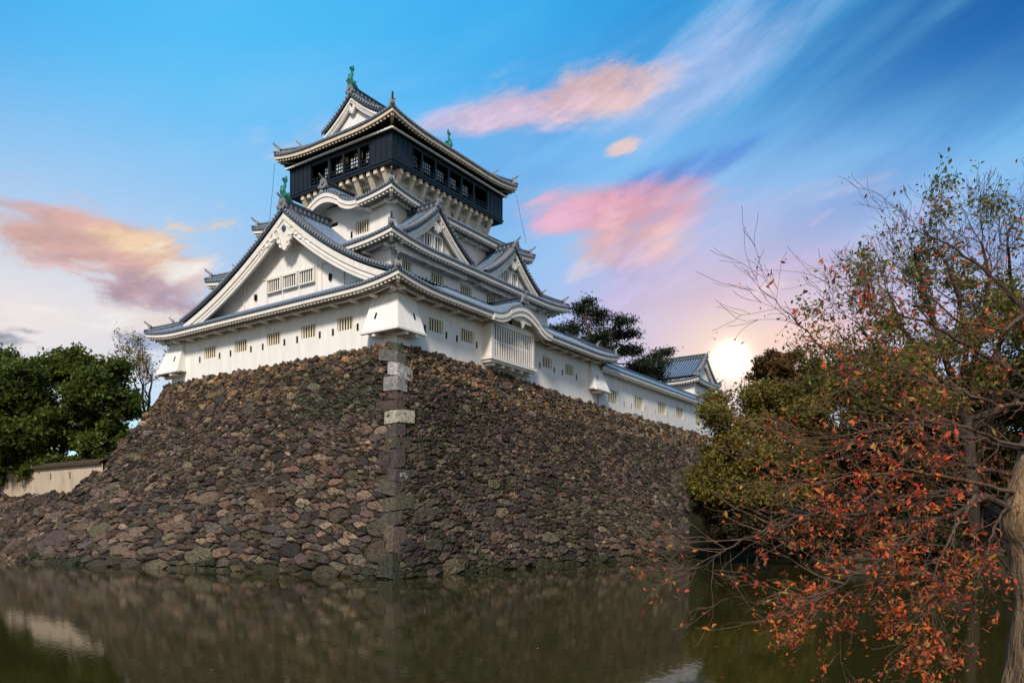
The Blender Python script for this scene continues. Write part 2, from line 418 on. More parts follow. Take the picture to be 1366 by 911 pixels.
PAL = [(.092, .064, .050), (.064, .048, .044), (.120, .086, .060), (.080, .056, .052), (.050, .042, .038), (.145, .108, .076), (.070, .058, .044), (.105, .066, .048)]
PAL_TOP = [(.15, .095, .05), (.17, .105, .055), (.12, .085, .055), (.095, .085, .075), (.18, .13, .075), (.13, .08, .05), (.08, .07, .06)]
PAL_GREEN = [(.056, .051, .032), (.066, .060, .036), (.052, .045, .030), (.074, .064, .042), (.056, .047, .036)]
PAL_PALE = [(.17, .15, .13), (.15, .14, .135), (.19, .165, .13)]
def prof(h): return (1 - h) ** 1.16
def bat_a(b, h):      # how far the left face stands out at height fraction h
    t = smooth(b, 0, 20); return (10.0 + 2.4 * t * (1 - h) ** 1.5) * prof(h) + .35
def bat_b(a, h):
    t = smooth(a, 6, 30); return (8.9 + 2.6 * t * (1 - h) ** 1.5) * prof(h) + .35
H_ST = ZT
def left_pt(x, y, o, Lx=33.0):
    h = min(1.06, y / 20.2); zz = h * H_ST; hh = min(1, h)
    b0 = -bat_b(0, hh); b1 = 31.2 + 9.5 * prof(hh) + .3
    b = b0 + (b1 - b0) * x / Lx; bb = max(0, b)
    a = -bat_a(bb, hh)
    n = Vector((-.87, 0, .49)); return (a + n.x * o, b, zz + n.z * o)
def right_pt(x, y, o):
    h = min(1.06, y / 19.8); hh = min(1, h)
    top = H_ST - .75 * smooth(x, 4, 40); zz = h * top
    a0 = -bat_a(0, hh); a = x + a0 * max(0, 1 - x / 24)
    b = -bat_b(max(0, a), hh); n = Vector((0, -.88, .47)); return (a, b + n.y * o, zz + n.z * o)
def pick(p, rs): c = p[rs.integers(len(p))]; f = rs.uniform(.4, 1.5) if rs.random() < .93 else rs.uniform(1.5, 2.2); return tuple(x * f * 1.04 for x in c)
def wet(c, y):          # damp, algae stained courses at the water line
    f = smooth(y, .35, 1.1); return tuple(a * (.45 + .55 * f) + b * (1 - f) for a, b in zip(c, (.004, .010, .002)))
def build_stone_base():
    rs = np.random.default_rng(11)
    root = empty('stone_rampart', wpt(0, 0, 0), ROT, 'steep dark rubble stone rampart carrying the white keep, rising from the moat', 'stone wall')
    mb = StoneMB()
    # left face
    Lx = 33.0
    rad = lambda x, y: .76 - .37 * smooth(y, 0, 14)
    for x, y, poly in cells(scatter(Lx, 20.2, rad, rs), Lx, 20.2):
        if x < .55 + .2 * math.sin(y * 3): pass
        hh = y / 20.2
        q = rs.random() + .10 * mnoise.noise(Vector((x * .2, y * .2, 1)))
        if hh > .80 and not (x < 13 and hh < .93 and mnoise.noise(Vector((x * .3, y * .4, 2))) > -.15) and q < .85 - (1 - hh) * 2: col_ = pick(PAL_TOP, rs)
        elif hh > .66 and x < 13 and q < .6: col_ = tuple(c * .8 for c in pick([(.056, .062, .040), (.064, .066, .040), (.050, .052, .038), (.074, .068, .046)], rs))
        elif q > 1.03: col_ = pick(PAL_PALE, rs)
        else: col_ = pick(PAL if rs.random() > .12 else PAL_GREEN, rs)
        poly = clip(poly, -1, 0, -.30)
        if len(poly) < 3: continue
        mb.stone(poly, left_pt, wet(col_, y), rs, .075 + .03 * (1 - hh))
    Rx = 78.0
    rad2 = lambda x, y: (.58 - .22 * smooth(y, 0, 15)) * (1 + .7 * smooth(x, 24, 50))
    for x, y, poly in cells(scatter(Rx, 19.8, rad2, rs), Rx, 19.8):
        hh = y / 19.8; q = rs.random(); g = mnoise.noise(Vector((x * .11, y * .16, 5)))
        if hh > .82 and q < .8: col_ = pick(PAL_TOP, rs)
        elif g > -.05 and q < .62 and hh < .85: col_ = pick(PAL_GREEN, rs)
        elif q > .995: col_ = pick(PAL_PALE, rs)
        else: col_ = tuple(c * .85 for c in pick(PAL, rs))
        poly = clip(poly, -1, 0, -.30)
        if len(poly) < 3: continue
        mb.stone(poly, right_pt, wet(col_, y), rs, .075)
    o = mb.build('stone_facing', M_STONE, root, fix=False); mb.colors(o)
    # dressed corner stones laid alternately along the two faces
    cb = StoneMB(); y = 0.0; k = 0
    while y < 19.6:
        ht = rs.uniform(1.05, 2.0) * (1 - .016 * y); la, lb = (rs.uniform(1.1, 1.9), rs.uniform(.6, 1.0)) if k % 2 else (rs.uniform(.6, 1.0), rs.uniform(1.1, 2.0))
        hh = y / 20.2
        pale = .73 < hh < .90
        big = .575 < hh < .645
        col_ = (.30, .27, .21) if big else (pick([(.20, .19, .18), (.17, .16, .155)], rs) if pale else wet(tuple(c * rs.uniform(.8, 1.1) for c in [(.070, .052, .042), (.080, .057, .045), (.062, .050, .043), (.088, .066, .05)][rs.integers(4)]), y + .4))
        pr = .22 if (pale or big) else .10
        def fa(t, yy, oo):
            h = min(1, yy / 20.2); z_ = h * H_ST
            A, B = -bat_a(0, h), -bat_b(0, h)
            return A, B, z_
        vs = []
        tilt = rs.normal(0, .12)
        lay = []
        for yy in (y + .03, y + ht * .5, y + ht - .03):
            A, B, z_ = fa(0, yy, 0); e = pr * (.93 + .07 * (yy == y + ht * .5))
            f = .985 if yy != y + ht * .5 else 1
            c0 = (A - e, B - e); p_r = (A + la * f, B - e * .9); p_l = (A - e * .9, B + lb * f)
            cr = (A - e * .98 + .22, B - e); cl = (A - e, B - e * .98 + .22)
            inn = (A + la * f, B + .6); inl = (A + .6, B + lb * f)
            lay.append([(x_, y_, z_ + tilt * (x_ - y_ - A + B) + rs.normal() * .025) for x_, y_ in (inl, p_l, (A - e, B + lb * .5), cl, (c0[0] + .04, c0[1] + .04), cr, (A + la * .5, B - e), p_r, inn)])
        n = len(lay[0]); vs = [p for L_ in lay for p in L_]
        fs = []
        for r_ in range(2):
            for i in range(n - 1): fs.append((r_ * n + i, r_ * n + i + 1, (r_ + 1) * n + i + 1, (r_ + 1) * n + i))
        fs.append(tuple(range(n - 1, -1, -1))); fs.append(tuple(2 * n + i for i in range(n)))
        cb.add(vs, fs); cb.c.extend([col_] * len(vs))
        y += ht; k += 1
    o = cb.build('corner_stones', M_STONE, root); cb.colors(o)
    # backing
    bk = MB()
    bk.grid([[left_pt(x, y, -.22) for y in np.linspace(-1.5, 20.2, 16)] for x in np.linspace(0, 33, 26)])
    bk.grid([[right_pt(x, y, -.22) for y in np.linspace(-1.5, 19.8, 16)] for x in np.linspace(0, 78, 40)])
    # far end face beyond the left corner, and the level top
    P = []
    for a in np.linspace(0, 1, 20):
        row = []
        for h in np.linspace(-.06, 1, 14):
            hh = max(0, h); b1 = 31.5 + 9.5 * prof(hh); row.append((-bat_a(31, hh) + a * (30 + bat_a(31, hh)), b1 - .05, h * H_ST))
        P.append(row)
    bk.grid(P)
    bk.add([(.1, .1, ZT - .25), (78, .1, ZT - .95), (78, 31.4, ZT - .95), (.1, 31.4, ZT - .25)], [(0, 1, 2, 3)])
    bk.build('rubble_core', M_SOIL, root)
    return root
build_stone_base()

# ------------------------------------------------------------------ roof and wall building blocks
PITCH = .34
RIB = [(0, 0), (.22, 0), (.27, .085), (.40, .135), (.60, .135), (.73, .085), (.78, 0)]
def rib_samples(l0, l1, pitch=PITCH):
    n = max(1, round((l1 - l0) / pitch)); p = (l1 - l0) / n
    out = []
    for i in range(n):
        for f, h in RIB: out.append((l0 + (i + f) * p, h))
    out.append((l1, 0)); return out
class Side:
    """one side of a tier: lateral range, outward position of the eave edge, its curve"""
    def __init__(s, M, l0, l1, out, z0, lift, reach=6.0, bump=None):
        s.M, s.l0, s.l1, s.out, s.z0, s.lift, s.reach, s.bump = M, l0, l1, out, z0, lift, reach, bump
    def bz(s, l):
        if not s.bump: return 0
        c_, w_, h_ = s.bump; x = abs(l - c_) / w_
        if x >= 1: return 0
        return h_ * (.5 + .5 * math.cos(math.pi * x)) - .12 * math.sin(math.pi * x) ** 2 * (x > .5)
    def ez(s, l):
        d = min(l - s.l0, s.l1 - l); return s.z0 + s.lift * max(0, 1 - d / s.reach) ** 2.2 + s.bz(l)
    def lats(s, step=.5):
        n = max(8, int((s.l1 - s.l0) / step)); return [s.l0 + (s.l1 - s.l0) * i / n for i in range(n + 1)]
    def strip(s, mb, profile, rng_=None, mi=None, scale=None, step=.5):
        """profile [(inset, dz)] closed loop swept along the eave with mitred corners"""
        L = s.lats(step) if rng_ is None else [rng_[0] + (rng_[1] - rng_[0]) * i / 40 for i in range(41)]
        P = []
        for l in L:
            f = scale(l) if scale else 1; row = []
            for ins, dz in profile:
                t = (l - s.l0) / (s.l1 - s.l0) if rng_ is None else None
                ll = s.l0 + ins + t * (s.l1 - s.l0 - 2 * ins) if t is not None else l
                row.append(s.M(ll, s.out - ins, s.ez(l) + dz * f))
            row.append(row[0]); P.append(row)
        mb.grid(P, mi)
        mb.add(P[0][:-1], [tuple(range(len(profile)))], mi); mb.add(P[-1][:-1], [tuple(range(len(profile)))], mi)

def rise(i): return .46 * i + .028 * i * i
def tier(root, rect, z0, lift, run, bumps={}, dark=False, arms=True, reach=6.0, wall=None, lip=.44, sides='LRlr', purlin=.75):
    """a skirt roof: tiles, eave with boards, rafters, purlin and arms, hip ridges. z0 = under side of the white eave board"""
    a0, a1, b0, b1 = rect
    S = {}
    S['L'] = Side(ML, b0, b1, -a0, z0, lift, reach, bumps.get('L')); S['R'] = Side(MR, a0, a1, -b0, z0, lift, reach, bumps.get('R'))
    S['l'] = Side(ML2, b0, b1, a1, z0, lift, reach); S['r'] = Side(MR2, a0, a1, b1, z0, lift, reach)
    tm = MB()
    for k in sides:
        s = S[k]; sam = rib_samples(s.l0, s.l1); top = lip
        ins = [0] + [run * (j / 7) ** 1.1 for j in range(1, 8)]
        P = []
        for l, h in sam:
            row = [s.M(l, s.out, s.ez(l) + top - .14)]
            for i in ins:
                lc = min(max(l, s.l0 + i), s.l1 - i) if s.l1 - s.l0 > 2 * i else (s.l0 + s.l1) / 2
                e = s.z0 + top + s.lift * max(0, 1 - (min(l - s.l0, s.l1 - l)) / s.reach) ** 2.2 * (1 - i / run) ** 1.0
                zz = e + rise(i); bb = s.bz(l)
                if bb > 0:
                    d_ = (s.z0 + top + bb * 1.22) - zz if i > 0 else (s.z0 + top + bb * 1.05) - zz
                    zz = zz + (d_ + math.sqrt(d_ * d_ + .01)) * .5
                row.append(s.M(lc, s.out - i, zz + h))
            P.append(row)
        tm.ribgrid(P)
        n = max(1, round((s.l1 - s.l0) / PITCH)); p = (s.l1 - s.l0) / n
        for i in range(n):       # round tile ends
            l = s.l0 + (i + .5) * p; zc = s.ez(l) + top + .005; vs = [s.M(l + .105 * math.cos(t), s.out + .05, zc + .105 * math.sin(t)) for t in [2 * math.pi * q / 8 for q in range(8)]]
            vs2 = [s.M(l + .105 * math.cos(t), s.out - .1, zc + .105 * math.sin(t)) for t in [2 * math.pi * q / 8 for q in range(8)]]
            tm.add(vs + vs2, [tuple(range(8))] + [(q, (q + 1) % 8, 8 + (q + 1) % 8, 8 + q) for q in range(8)], 1)
    roof = tm.build('roof', [M_TILE, M_TILE_END, M_ROLL_SHEEN], root)
    # eave timber
    em = MB(); sm_ = MB()
    for k in sides:
        s = S[k]
        s.strip(em, [(.08, lip - .15), (.08, 0), (.30, 0), (.30, lip - .15)])
        n = int((s.l1 - s.l0 - .6) / .42)
        for i in range(n + 1):
            l = s.l0 + .3 + (s.l1 - s.l0 - .6) * i / n; e = s.ez(l)
            if s.bump and abs(l - s.bump[0]) < s.bump[1] * .98: continue
            dd = min(l - s.l0, s.l1 - l)
            i1 = min(run * .55, dd + .3)
            if i1 < .5: continue
            for i_a, i_b, tgt, hw in ((.20, .34, em, .10), (.342, i1, sm_, .085)):  # rafter bodies share the soffit material; on white tiers its colour holds shade
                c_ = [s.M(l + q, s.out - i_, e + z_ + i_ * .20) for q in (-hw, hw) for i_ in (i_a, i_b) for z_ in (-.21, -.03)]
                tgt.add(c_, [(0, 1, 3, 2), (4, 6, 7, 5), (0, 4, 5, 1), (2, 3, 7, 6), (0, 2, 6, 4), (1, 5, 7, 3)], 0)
        # soffit
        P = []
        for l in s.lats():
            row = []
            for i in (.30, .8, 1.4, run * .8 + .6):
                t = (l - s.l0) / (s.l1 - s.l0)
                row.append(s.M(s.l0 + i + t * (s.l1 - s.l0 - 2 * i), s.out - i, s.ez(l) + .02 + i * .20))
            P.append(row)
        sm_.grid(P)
        if arms:
            W = s.out - (wall if wall else 1.7)
            ip = (s.out - W) * purlin if False else 1.0
            s_strip_l0, s_strip_l1 = s.l0 + ip, s.l1 - ip
            if not s.bump:
                s.strip(em, [(ip, -.24), (ip, -.02), (ip + .2, -.02), (ip + .2, -.24)])
            else:
                c_, w_, _ = s.bump
                for r0, r1 in ((s.l0 + ip, c_ - w_), (c_ + w_, s.l1 - ip)):
                    if r1 > r0: s.strip(em, [(ip, -.24), (ip, -.02), (ip + .2, -.02), (ip + .2, -.24)], rng_=(r0, r1))
            n = max(2, int((s.l1 - s.l0 - 2 * ip - .6) / 2.25))
            for i in range(n + 1):
                l = s.l0 + ip + .5 + (s.l1 - s.l0 - 2 * ip - 1.0) * i / n
                if s.bump and abs(l - s.bump[0]) < s.bump[1]: continue
                e = s.ez(l) - .3
                em.box(l - .11, l + .11, s.out - 2.4, s.out - ip + .25, e - .12, e + .10, s.M)
    for (sx, sy) in (('a0', 'b0'), ('a1', 'b0'), ('a0', 'b1'), ('a1', 'b1')):   # diagonal corner beam
        A = a0 if sx == 'a0' else a1; B = b0 if sy == 'b0' else b1; da = 1 if sx == 'a0' else -1; db = 1 if sy == 'b0' else -1
        em.beam((A + .25 * da, B + .25 * db, z0 + lift - .12), (A + 2.2 * da, B + 2.2 * db, z0 + lift * .5 + .15), .28, .34)
    em.build('eave', M_BEAM if dark else M_TRIM, roof)
    sm_.build('soffit', M_WOOD if dark else M_SOFFIT_SHADED, roof)
    # karahafu boards
    for k in sides:
        s = S[k]
        if s.bump:
            c_, w_, h_ = s.bump; g = MB()
            f = lambda l: .35 + .65 * math.cos(math.pi / 2 * min(1, abs(l - c_) / w_ / 1.02)) ** .6
            s.strip(g, [(-.04, lip - .16), (-.04, lip - .95), (.16, lip - .95), (.16, lip - .16)], (c_ - w_, c_ + w_), scale=f)
            s.strip(g, [(-.12, lip - .16), (-.12, lip - .48), (-.035, lip - .48), (-.035, lip - .16)], (c_ - w_, c_ + w_))
            g.build('curved_gable_board', M_TRIM, roof)
            v = MB()      # vault under side
            P = []
            for q in range(41):
                l = c_ - w_ + 2 * w_ * q / 40; P.append([s.M(l, s.out - i, s.ez(l) - .02) for i in (.1, run)])
            v.grid(P); v.build('vault', M_TRIM, roof)
            r = MB(); zt = s.z0 + h_ * 1.22 + lip
            r.box(c_ - .22, c_ + .22, s.out - run * 1.15, s.out - .05, zt - .1, zt + .55, s.M); r.box(c_ - .3, c_ + .3, s.out - run * 1.15, s.out - .05, zt + .55, zt + .68, s.M)
            ro = r.build('ridge', M_TILE, roof)
            oni(ro_parent(roof), lambda l, o, z, s=s: s.M(c_ + l, s.out + o, z), zt + .12, .85)
    # hip ridges with upturned ends
    for A, B, da, db in ((a0, b0, 1, 1), (a1, b0, -1, 1), (a0, b1, 1, -1), (a1, b1, -1, -1)):
        hm = MB(); pts = []
        for j in range(13):
            i = run * j / 12; e = z0 + lip + lift * (1 - i / run) ** 1.0 * max(0, 1 - i / reach) + rise(i)
            pts.append((A + i * da, B + i * db, e + .10))
        hm.tube(pts, [.20] * 13, 8)
        hm.tube([(x, y, zz + .24) for x, y, zz in pts[1:]], [.14] * 12, 8)
        hr = hm.build('ridge', M_TILE, roof, smooth=True)
        c0 = Vector(pts[1]); dv = Vector((-da, -db, 0)).normalized()
        om = MB(); om.beam(c0 - dv * .1 + Vector((0, 0, .25)), c0 + dv * .12 + Vector((0, 0, .25)), .55, .6)
        om.tube([c0 + Vector((0, 0, .5)), c0 + dv * .2 + Vector((0, 0, .62)), c0 + dv * .55 + Vector((0, 0, .92))], [.10, .10, .085], 8)
        om.build('ridge_ornament', M_TILE_END, roof); om = MB()
        c2 = Vector(pts[5]); om.beam(c2 - dv * .1 + Vector((0, 0, .42)), c2 + dv * .08 + Vector((0, 0, .42)), .4, .42)
        om.tube([c2 + Vector((0, 0, .6)), c2 + dv * .15 + Vector((0, 0, .68)), c2 + dv * .38 + Vector((0, 0, .9))], [.07, .07, .06], 6)
        om.build('ridge_ornament', M_TILE_END, roof)
    return roof, S
def ro_parent(r): return r
def oni(parent, F, zb, sc=1.0, name='ridge_ornament'):
    """demon tile: shouldered shield, ring and finial; F(lateral, outward, z)"""
    o = MB(); out = []
    for q in range(17):
        t = math.pi * (q / 16); out.append((.42 * math.cos(t) * sc, (.42 + .48 * math.sin(t)) * sc))
    poly = [(.62 * sc, -.15 * sc), (.55 * sc, .12 * sc)] + out + [(-.55 * sc, .12 * sc), (-.62 * sc, -.15 * sc)]
    o.prism(poly, -.12 * sc, .12 * sc, lambda p, d: F(p[0], d, zb + p[1]))
    ring = [(math.cos(2 * math.pi * q / 12), math.sin(2 * math.pi * q / 12)) for q in range(12)]
    for k in (.30, .17): 
        o.prism([(x * k * sc, y * k * sc + .5 * sc) for x, y in ring], .1 * sc, (.24 - k * .3) * sc + .06, lambda p, d: F(p[0], d, zb + p[1]))
    for sx in (-.5, .5):
        o.prism([(x * .16 * sc + sx * sc, y * .16 * sc + .05 * sc) for x, y in ring], .08 * sc, .2 * sc, lambda p, d: F(p[0], d, zb + p[1]))
    p0 = [F(0, .05, zb + .82 * sc), F(0, .25 * sc, zb + .95 * sc), F(0, .6 * sc, zb + 1.18 * sc)]
    o.tube(p0, [.11 * sc, .10 * sc, .09 * sc], 8)
    return o.build(name, M_TILE_END, parent)

def gable(root, M, c, wl_, wr_, zf, za, out_f, depth, k=.35, board=.7, recess=.7, zbase=None, ridge_h=.5, back_z=None, gegyo_s=1.0, wall_parts=None, verge=.9, name='gable'):
    """triangular gable facing outwards; feet at height zf, tip of the board at za"""
    def pz(p): return zf + (za - zf) * (p * (1 - k) + k * p * p)
    n = 26
    def line(side, drop, q):          # outline point at parameter q from foot to tip, moved in by drop
        w_ = wl_ if side < 0 else wr_
        e = 1e-3; x = side * w_ * (1 - q); dz = (pz(min(1, q + e)) - pz(q - e)) / (min(1, q + e) - (q - e)); sl = dz / w_
        nn = math.hypot(1, sl); return (c + x - side * drop * sl / nn * 1.0, pz(q) - drop / nn)
    g = MB()
    # tiles
    for sd_ in (-1, 1):
        w_ = wl_ if sd_ < 0 else wr_
        sam = rib_samples(0, depth + .25, .44); P = []
        for d, h in sam:
            row = []
            for j in range(15):
                q = j / 14; row.append(M(c + sd_ * w_ * (1 - q) * 1.03, out_f + .25 - d, pz(q) + .32 + h))
            P.append(row)
        g.ribgrid(P)
        # front edge closing the tile thickness
        g.grid([[M(c + sd_ * w_ * (1 - j / 14) * 1.03, out_f + .25, pz(j / 14) + .34), M(c + sd_ * w_ * (1 - j / 14) * 1.03, out_f + .25, pz(j / 14) + .04)] for j in range(15)], 0)
        # verge tiles lying across the slope
        L = math.hypot(w_, za - zf); nt = int(L / .36)
        for j in range(nt):
            q = (j + .4) / nt; x = c + sd_ * w_ * (1 - q) * 1.02; zz = pz(q) + .40
            g.tube([M(x, out_f + .34, zz), M(x, out_f + .34 - verge, zz + .03)], .13, 7, True, 1)
        # roll along the inner edge of the verge
        g.tube([M(c + sd_ * w_ * (1 - j / 14), out_f + .25 - verge, pz(j / 14) + .5) for j in range(15)], .14, 6, True, 0)
    gr = g.build('roof', [M_TILE, M_TILE_END, M_ROLL_SHEEN], root)
    # bargeboards
    b = MB()
    for sd_ in (-1, 1):
        for (d0, d1, o0, o1) in ((-.02, board, out_f - .22, out_f), (.0, board * .42, out_f - .002, out_f + .10), (board * .62, board * .74, out_f - .002, out_f + .05)):
            P = []
            for j in range(n + 1):
                q = j / n
                x0, z0_ = line(sd_, d0, q); x1, z1_ = line(sd_, d1, q)
                if sd_ * (x0 - c) < 0: x0 = c
                if sd_ * (x1 - c) < 0:
                    x1 = c; z1_ = pz(1) - d1 * math.hypot(1, (za - zf) * (1 + k) / (wl_ if sd_ < 0 else wr_))
                P.append([M(x0, o0, z0_), M(x1, o0, z1_), M(x1, o1, z1_), M(x0, o1, z0_), M(x0, o0, z0_)])
            b.grid(P); b.add(P[0][:4], [(0, 1, 2, 3)])
        # under side of the overhang
        b.grid([[M(c + sd_ * (wl_ if sd_ < 0 else wr_) * (1 - j / n), out_f - .1, pz(j / n) - .02), M(c + sd_ * (wl_ if sd_ < 0 else wr_) * (1 - j / n), out_f - depth, pz(j / n) - .02)] for j in range(n + 1)])
    bo = b.build('bargeboard', M_TRIM, gr)
    # recessed plaster triangle
    wm = MB(); zb = zbase if zbase is not None else zf
    top = [(c - wl_ * (1 - j / n), pz(j / n) - .05) for j in range(n + 1)] + [(c + wr_ * (j / n), pz(1 - j / n) - .05) for j in range(1, n + 1)]
    wm.grid([[M(x, out_f - recess, zz) for zz in (zb - 1.0, max(zz_, zb - .9))] for x, zz_ in top])
    wl_o = wm.build('gable_wall', M_PLASTER, gr)
    # ridge
    r = MB(); zt = za + .42
    o0, o1 = out_f + .18, out_f - depth
    r.box(c - .24, c + .24, o1, o0, zt - .2, zt + ridge_h * .6, M); r.box(c - .30, c + .30, o1, o0, zt + ridge_h * .6, zt + ridge_h * .75, M)
    r.tube([M(c, o0, zt + ridge_h * .85), M(c, o1, zt + ridge_h * .85)], .17, 8)
    for j in range(int((o0 - o1) / .5)):
        for sx in (-1, 1): r.box(c + sx * .24 - .02, c + sx * .24 + .02, o0 - .3 - j * .5, o0 - .12 - j * .5, zt + .02, zt + ridge_h * .5, M, 1)
    r.build('ridge', [M_TILE, M_TILE_END], gr)
    oni(gr, lambda l, o, zz: M(c + l, o0 + .08 + o, zz), zt - .05, .62 + .25 * board)
    # gegyo
    ge = MB(); s_ = gegyo_s; zc = za - board * 1.55 - .05
    turnip = [(0, .55), (.30, .35), (.52, .02), (.56, -.3), (.42, -.58), (.26, -.70), (.30, -.86), (.14, -.98), (0, -1.08)]
    poly = [(x * s_, y * s_) for x, y in turnip] + [(-x * s_, y * s_) for x, y in turnip[-2:0:-1]]
    of = out_f - .12
    ge.prism(poly, -.10, .14, lambda p, d: M(c + p[0], of + d, zc + p[1]))
    ring = [(math.cos(2 * math.pi * q / 14), math.sin(2 * math.pi * q / 14)) for q in range(14)]
    def curl(x, zz, r0):
        ge.tube([M(x + r0 * math.cos(t), of + .14, zz + r0 * math.sin(t)) for t in np.linspace(0, 2 * math.pi, 11)], .32 * r0, 5, False)
        ge.prism([(u_ * r0 * 1.1, v_ * r0 * 1.1) for u_, v_ in ring], -.08, .1, lambda p, d: M(x + p[0], of + d, zz + p[1]))
    for sd_ in (-1, 1):
        w_ = wl_ if sd_ < 0 else wr_; sl = (za - zf) * (1 + k * .6) / w_
        for j, (u_, r0) in enumerate(((.72, .26), (1.12, .22), (1.5, .20), (1.9, .17), (2.3, .13))):
            curl(c + sd_ * u_ * s_, zc + .12 * s_ - (u_ - .5) * s_ * sl * .78 + (.10 if j % 2 else 0) * s_, r0 * s_)
        curl(c + sd_ * .46 * s_, zc - .40 * s_, .17 * s_); curl(c + sd_ * .3 * s_, zc - .72 * s_, .14 * s_)
    go = ge.build('gable_pendant', M_TRIM, gr)
    bs = MB(); bs.prism([(u_ * .17 * s_, v_ * .17 * s_ + .22 * s_) for u_, v_ in ring[::2]], .12, .26, lambda p, d: M(c + p[0], of + d, zc + p[1]))
    bs.build('boss', M_TILE, go)
    return gr

def wall(root, M, l0, l1, z0, z1, out, holes=(), depth=.47, name='wall', m=None):
    ls = sorted(set([l0, l1] + [x for h in holes for x in h[:2] if l0 < x < l1])); zs = sorted(set([z0, z1] + [x for h in holes for x in h[2:4] if z0 < x < z1]))
    mb = MB()
    for i in range(len(ls) - 1):
        for j in range(len(zs) - 1):
            cx_, cz_ = (ls[i] + ls[i + 1]) / 2, (zs[j] + zs[j + 1]) / 2
            if any(h[0] < cx_ < h[1] and h[2] < cz_ < h[3] for h in holes): continue
            mb.add([M(ls[i], out, zs[j]), M(ls[i + 1], out, zs[j]), M(ls[i + 1], out, zs[j + 1]), M(ls[i], out, zs[j + 1])], [(0, 1, 2, 3)])
    for h in holes:
        a, b, c_, d = h[:4]; o2 = out - depth
        for p, q in (((a, c_), (b, c_)), ((b, c_), (b, d)), ((b, d), (a, d)), ((a, d), (a, c_))):
            mb.add([M(p[0], out, p[1]), M(q[0], out, q[1]), M(q[0], o2, q[1]), M(p[0], o2, p[1])], [(0, 1, 2, 3)])
    return mb.build(name, m or M_PLASTER, root, fix=False)

_win = {}
def window(root, side, l, out, zc, w_=1.9, h_=1.05, n=6, depth=.45, frame=False, barw=None, barmat=None):
    """dark opening with cream bars, set in a hole of the wall"""
    key = (round(w_, 3), round(h_, 3), n, frame, barmat.name if barmat else '')
    z0_ = root_z(root); M = {'L': ML, 'R': MR}[side]
    x, y, z_ = M(l, out, zc); rot = (0, 0, -math.pi / 2 if side == 'L' else 0)
    if key not in _win:
        b = MB(); b.box(-w_ / 2 - .02, w_ / 2 + .02, depth - .01, depth + .03, -h_ / 2 - .02, h_ / 2 + .02)
        wo_ = b.build('window', M_DARK, root, loc=(x, y, z_ - z0_), rot=rot, off=(0, 0, 0))
        q = MB(); bw = barw or w_ / n * .42
        for i in range(n):
            cx_ = -w_ / 2 + w_ * (i + .5) / n; q.box(cx_ - bw / 2, cx_ + bw / 2, .05, .085, -h_ / 2, h_ / 2)
        if frame:
            t = .10
            for x0, x1, zz0, zz1 in ((-w_ / 2 - t, w_ / 2 + t, h_ / 2, h_ / 2 + t), (-w_ / 2 - t, w_ / 2 + t, -h_ / 2 - t, -h_ / 2), (-w_ / 2 - t, -w_ / 2, -h_ / 2, h_ / 2), (w_ / 2, w_ / 2 + t, -h_ / 2, h_ / 2)):
                q.box(x0, x1, -.06, depth + .03, zz0, zz1)
        bo = q.build('bars', barmat or M_BAR, wo_, off=(0, 0, 0))
        _win[key] = wo_
        return wo_
    src = _win[key]; o = src.copy(); COL.objects.link(o); o.parent = root; o.location = (x, y, z_ - z0_); o.rotation_euler = rot
    for ch in src.children:
        c2 = ch.copy(); COL.objects.link(c2); c2.parent = o
    return o
_loop = {}
def loophole(root, side, l, out, zc, w_=.24, h_=.56):
    z0_ = root_z(root); M = {'L': ML, 'R': MR}[side]; x, y, z_ = M(l, out, zc); rot = (0, 0, -math.pi / 2 if side == 'L' else 0)
    key = (w_, h_)
    if key not in _loop:
        b = MB(); b.box(-w_ / 2 - .01, w_ / 2 + .01, .05, .09, -h_ / 2 - .01, h_ / 2 + .01)
        o = b.build('loophole', M_DARK, root, loc=(x, y, z_ - z0_), rot=rot, off=(0, 0, 0)); _loop[key] = o; return o
    o = _loop[key].copy(); COL.objects.link(o); o.parent = root; o.location = (x, y, z_ - z0_); o.rotation_euler = rot
    return o
def hole(l, zc, w_=1.9, h_=1.05): return (l - w_ / 2, l + w_ / 2, zc - h_ / 2, zc + h_ / 2)
def face(root, side, l0, l1, z0, z1, out, wins=(), loops=(), name='wall', lw=.28, lh=.60):
    """wins: (l, z, w, h, bars)"""
    M = {'L': ML, 'R': MR}[side]
    hs_ = [hole(*q[:4]) for q in wins] + [hole(l, zz, lw, lh) for l, zz in loops]
    wl2 = wall(root, M, l0, l1, z0, z1, out, hs_, name=name)
    for l, zz, ww, hh, nb in wins: window(root, side, l, out, zz, ww, hh, nb)
    for l, zz in loops: loophole(root, side, l, out, zz, lw, lh)
    return wl2
def back_walls(root, a0, a1, b0, b1, z0, z1):
    mb = MB(); mb.add([(a1, b0, z0), (a1, b1, z0), (a1, b1, z1), (a1, b0, z1), (a0, b1, z0), (a0, b1, z1)], [(0, 1, 2, 3), (1, 4, 5, 2)])
    mb.build('wall', M_PLASTER, root, fix=False)

